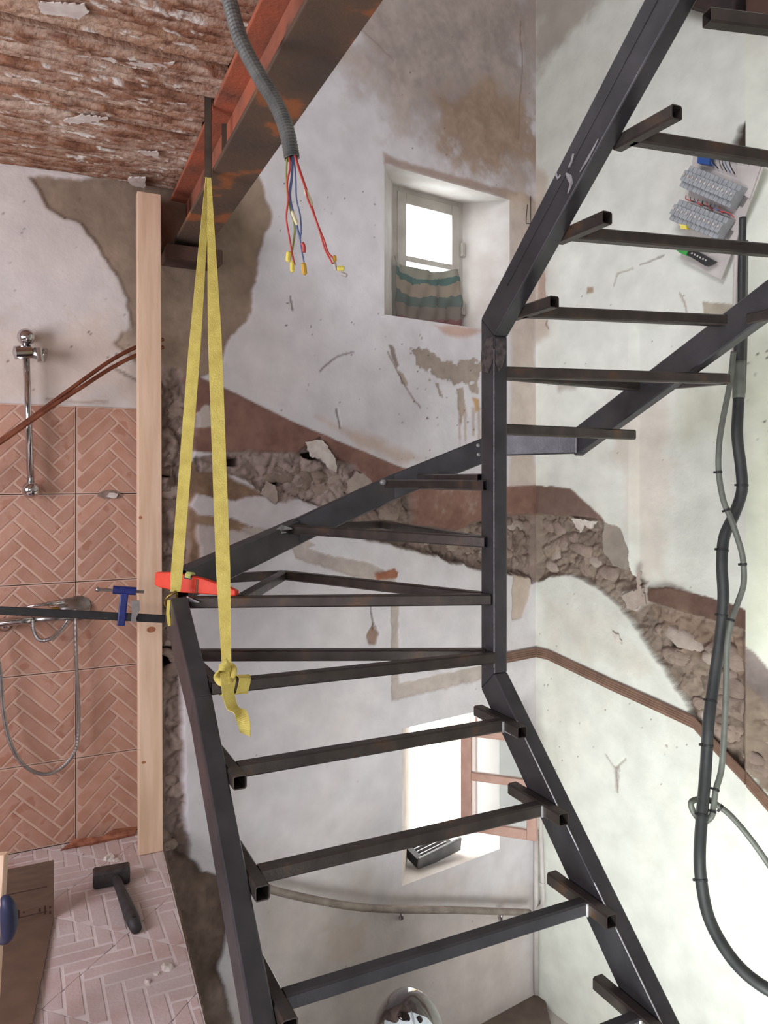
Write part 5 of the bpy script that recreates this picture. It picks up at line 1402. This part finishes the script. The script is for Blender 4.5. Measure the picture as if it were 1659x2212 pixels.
def tie(center, axis, r, parent):
    axis = Vector(axis).normalized()
    MB().tube([center - axis * .004, center + axis * .004], r, 12).build('cable_tie', 'tie', parent)
    s_ = axis.cross(Vector((0, 1, 0))).normalized()
    MB().box(center - s_ * r, s_, axis, s_.cross(axis), .012, .008, .008).build('cable_tie_head', 'tie', parent)
for k in (38, 60, 76, 92, 100, 112, 128): 
    if k < len(ck) - 1: tie(ck[k], ck[k + 1] - ck[k - 1], .0222, thick)
thin = empty('thin_cable', P(1570, 1300, 2.82), 'thin grey cable twisting round the thick black cable on the right wall', 'cable')
_, ck2 = cable('sheath', [(1584, 760, 2.88), (1576, 830, 2.88), (1562, 900, 2.87), (1553, 960, 2.86), (1552, 1020, 2.86), (1562, 1080, 2.84), (1578, 1120, 2.83), (1592, 1160, 2.83), (1604, 1205, 2.83), (1606, 1260, 2.83), (1594, 1300, 2.82),
       (1580, 1340, 2.80), (1570, 1400, 2.80), (1568, 1480, 2.80), (1564, 1580, 2.79), (1558, 1660, 2.78), (1546, 1706, 2.76), (1541, 1740, 2.75), (1536, 1764, 2.74), (1518, 1775, 2.76), (1500, 1758, 2.78), (1492, 1736, 2.78), (1504, 1727, 2.79), (1530, 1728, 2.79), (1556, 1744, 2.78), (1580, 1764, 2.76), (1616, 1806, 2.73), (1659, 1866, 2.7), (1740, 1990, 2.66)],
      .0105, 'cable_grey', None, None, parent=thin)
for k in (32, 44, 66, 88, 128, 140, 192): 
    if k < len(ck2) - 1: tie(ck2[k], ck2[k + 1] - ck2[k - 1], .0125, thin)
bundle = [( [(1604, 470), (1602, 560), (1601, 640), (1600, 740)], .014, 'cable_black', 'black cable dropping straight down from the fuse board'),
          ( [(1590, 540), (1588, 600), (1586, 680), (1584, 780), (1590, 860)], .008, 'white_pipe', 'white cable running down beside the black cable under the fuse board'),
          ( [(1612, 520), (1611, 620), (1610, 740), (1606, 850)], .007, 'cable_grey', 'grey cable right of the black cable under the fuse board')]
for pts, r, mt, lb_ in bundle:
    cable('cable', [(x, y, 2.96) for x, y in pts], r, mt, lb_, 'cable')
# brown moulding along the stair walls
def trim(name, pl, pts, label, hgt=.055):
    root = None
    ez = Vector((pl.n[0], pl.n[1], 0)); base = [pl.px(x, y, .0) for x, y in pts]
    prof = [(0, 0), (0, .006), (.10, .012), (.20, .008), (.30, .013), (.40, .008), (.50, .013), (.60, .008), (.70, .013), (.82, .008), (.92, .011), (1, .005), (1, 0)]
    vs = []; n = len(prof)
    for q in base:
        for a, b in prof: vs.append(q + UP * (.5 - a) * hgt + ez * (b + .004))
    fs = [(i * n + k, i * n + (k + 1) % n, (i + 1) * n + (k + 1) % n, (i + 1) * n + k) for i in range(len(base) - 1) for k in range(n)] + [tuple(range(n)), tuple((len(base) - 1) * n + k for k in range(n))]
    o = MB().add(vs, fs).build(name, 'trim_wood'); tag(o, label, kind='structure')
trim('trim_1', RW, [(1158, 1408), (1185, 1414), (1240, 1440), (1320, 1478), (1400, 1514), (1470, 1546), (1500, 1560), (1540, 1604), (1612, 1680)], 'brown ribbed wooden moulding falling along the right wall')
trim('trim_2', BW, [(1040, 1430), (1156, 1408)], 'short brown moulding stub beside the corner on the back wall')
trim('trim_3', RW2, [(1612, 1683), (1659, 1736), (1740, 1830)], 'brown moulding past the bend of the right wall', .06)
# wire hook beside the upper window
wh = MB().tube(curve_pts([BW.px(1146, 424, .004), BW.px(1146, 440, .03), BW.px(1146, 470, .03), BW.px(1146, 482, .03), BW.px(1140, 483, .03), BW.px(1136, 478, .03), BW.px(1139, 442, .03)], 4), .002, 6).build('wire_hook', 'black_steel', smooth=True)
tag(wh, 'bent wire hook on the wall beside the upper window', 'hook')

# ------------------------------------------------------------------ lower stairwell: handrail, pipe
hr = empty('handrail', BW.px(900, 1970, .06), 'worn round handrail on two brackets along the lower back wall', 'handrail')
c = curve_pts([BW.px(540, 1906, .07), BW.px(600, 1926, .07), BW.px(700, 1948, .07), BW.px(780, 1960, .07), BW.px(870, 1965, .07), BW.px(960, 1966, .07), BW.px(1050, 1968, .07), BW.px(1143, 1971, .07)], 6)
MB().tube(c, .0165, 12).build('rail', 'handrail', hr, smooth=True)
for x, y in ((868, 1966), (1082, 1969)):
    MB().tube([BW.px(x, y + 4, .07), BW.px(x, y + 16, .065), BW.px(x - 2, y + 18, .03), BW.px(x - 2, y + 18, .0)], .009, 8).build('bracket', 'dull_chrome', hr, smooth=True)
pp = empty('white_conduit_pipe', RW.px(1172, 1952, .02), 'white painted pipe with a bend in the corner by the lower window', 'pipe')
MB().tube(curve_pts([RW.px(1167, 1752, .03), RW.px(1168, 1800, .03), RW.px(1170, 1860, .03), RW.px(1172, 1920, .03), RW.px(1173, 1944, .03), RW.px(1170, 1956, .025), RW.px(1161, 1962, .02)], 6), .011, 10).build('pipe', 'white_pipe', pp, smooth=True)
MB().tube([RW.px(1171, 1906, .03), RW.px(1171, 1913, .03)], .015, 10).build('clip', 'white_pipe', pp)
o = MB().tube([BW.pt(CORNER_P - .02, BW.hit(1157, 1790)[1], .022), BW.pt(CORNER_P - .02, zl + .02, .022)], .014, 10).build('corner_conduit', 'white_pipe', smooth=True)
tag(o, 'thin white conduit running down the corner to the landing', 'conduit')

# dark roof timbers high on the right
o = MB().prism([RW.px(1452, 6, .01), RW.px(1500, 24, .01), RW.px(1570, 44, .01), RW.px(1612, 52, .01), RW.px(1630, -90, .01), RW.px(1452, -90, .01)], nz_ * .10).build('roof_timber', 'roof_dark', bevel=.01)
tag(o, 'dark roof timber above the right wall at the top of the picture', 'timber')
o = MB().prism([RW2.px(1616, 54, .02), RW2.px(1700, 70, .02), RW2.px(1700, -80, .02), RW2.px(1616, -80, .02)], Vector((RW2.n[0], RW2.n[1], 0)) * .08).build('roof_timber', 'dark_wood', bevel=.01)
tag(o, 'dark brown timber end in the top right corner of the picture', 'timber')

# ------------------------------------------------------------------ worker below, only the painted welding helmet shows
pers = empty('person', Vector((.09, 2.75, EZ + ZB)), 'person standing below in a welding helmet and grey lilac jacket', 'person')
hx = P(882, 2222, 2.66)
def skin_body():
    zf = EZ + ZB; H = hx.z + .06 - zf; k = H / 1.75
    x, y = hx.x, hx.y
    J = {'pel': (0, 0, .95, .15), 'abd': (0, 0, 1.12, .14), 'che': (0, 0, 1.32, .155), 'nek': (0, 0, 1.47, .06), 'hed': (0, -.02, 1.58, .085), 'hd2': (0, -.02, 1.68, .075),
         'ls': (-.17, 0, 1.40, .075), 'le': (-.24, -.03, 1.13, .05), 'lw': (-.24, -.14, .90, .035), 'lh': (-.24, -.18, .83, .035),
         'rs': (.17, 0, 1.40, .075), 're': (.24, -.03, 1.13, .05), 'rw': (.24, -.14, .90, .035), 'rh': (.24, -.18, .83, .035),
         'lk': (-.10, -.02, .50, .065), 'la': (-.11, .02, .09, .045), 'lt': (-.12, -.14, .04, .04), 'lhp': (-.09, 0, .88, .10),
         'rk': (.10, -.02, .50, .065), 'ra': (.11, .02, .09, .045), 'rt': (.12, -.14, .04, .04), 'rhp': (.09, 0, .88, .10)}
    E = [('pel', 'abd'), ('abd', 'che'), ('che', 'nek'), ('nek', 'hed'), ('hed', 'hd2'), ('che', 'ls'), ('ls', 'le'), ('le', 'lw'), ('lw', 'lh'), ('che', 'rs'), ('rs', 're'), ('re', 'rw'), ('rw', 'rh'),
         ('pel', 'lhp'), ('lhp', 'lk'), ('lk', 'la'), ('la', 'lt'), ('pel', 'rhp'), ('rhp', 'rk'), ('rk', 'ra'), ('ra', 'rt')]
    names = list(J); base = Vector((x, y + .03, zf))
    me = bpy.data.meshes.new('body')
    me.from_pydata([base + Vector(J[n][:3]) * k - WL[pers] for n in names], [(names.index(a), names.index(b)) for a, b in E], [])
    o = bpy.data.objects.new('body', me); COL.objects.link(o); o.parent = pers; WL[o] = WL[pers]
    o.modifiers.new('skin', 'SKIN'); me.materials.append(M['jacket'])
    for i, n in enumerate(names):
        r = J[n][3] * k; me.skin_vertices[0].data[i].radius = (r, r * .8)
        me.skin_vertices[0].data[i].use_root = n == 'pel'
    sb_ = o.modifiers.new('sub', 'SUBSURF'); sb_.levels = 2; sb_.render_levels = 2
skin_body()
wm = empty('welding_helmet', hx + Vector((0, 0, -.16)), 'glossy dark welding helmet painted with pale swirling bone shapes', 'helmet')
def hsurf(th, ph, k=1.0):          # th: 0 at the crown to pi, ph: 0 faces the camera
    r = Vector((math.sin(th) * math.sin(ph) * .128, -math.sin(th) * math.cos(ph) * .135, math.cos(th) * .17))
    if r.z < 0: r.z *= 1.15
    return hx + Vector((0, 0, -.045)) + r * k
n, m_ = 28, 18; vs = []; fs = []
for j in range(m_ + 1):
    for i in range(n):
        vs.append(hsurf(math.pi * .82 * j / m_ + .001, 2 * math.pi * i / n))
fs = [(j * n + i, j * n + (i + 1) % n, (j + 1) * n + (i + 1) % n, (j + 1) * n + i) for j in range(m_) for i in range(n)]
MB().add(vs, fs).build('shell', 'helmet_shell', wm, smooth=True)
def hpatch(pts, mtl, k=1.012, name='painted_shape', n=6):
    c = (sum(p[0] for p in pts) / len(pts), sum(p[1] for p in pts) / len(pts))
    pts = [(p.x, p.y) for p in curve_pts([Vector((a, b, 0)) for a, b in pts + [pts[0]]], n)][:-1]
    vs = [hsurf(c[0], c[1], k)]; R_ = 4; N = len(pts)
    for r in range(1, R_ + 1):
        for a, b in pts: vs.append(hsurf(c[0] + (a - c[0]) * r / R_, c[1] + (b - c[1]) * r / R_, k if r < R_ else k - .008))
    fs = [(0, 1 + i, 1 + (i + 1) % N) for i in range(N)]
    for r in range(R_ - 1): fs += [(1 + r * N + i, 1 + r * N + (i + 1) % N, 1 + (r + 1) * N + (i + 1) % N, 1 + (r + 1) * N + i) for i in range(N)]
    MB().add(vs, fs).build(name, mtl, wm, smooth=True)
hpatch([(0.54, -.15), (0.52, .15), (0.59, .45), (0.74, .8), (1.04, .9), (1.24, .5), (1.29, 0), (1.14, -.6), (0.89, -1.0), (0.82, -.9), (0.76, -.5), (0.64, -.4)], 'paint_white')
hpatch([(0.54, -.52), (0.52, -.2), (0.58, .0), (0.68, .02), (0.7, -.2), (0.66, -.5)], 'visor', 1.02)
hpatch([(0.64, .30), (0.62, .48), (0.72, .56), (0.76, .40)], 'visor', 1.02)
hpatch([(0.84, -.35), (0.82, -.05), (0.9, .1), (0.96, -.15)], 'visor', 1.02)
hpatch([(0.84, .3), (0.81, .55), (0.88, .7), (0.94, .5)], 'visor', 1.02)
hpatch([(0.52, .08), (0.5, .14), (0.74, .22), (0.76, .14)], 'module_grey', 1.022)
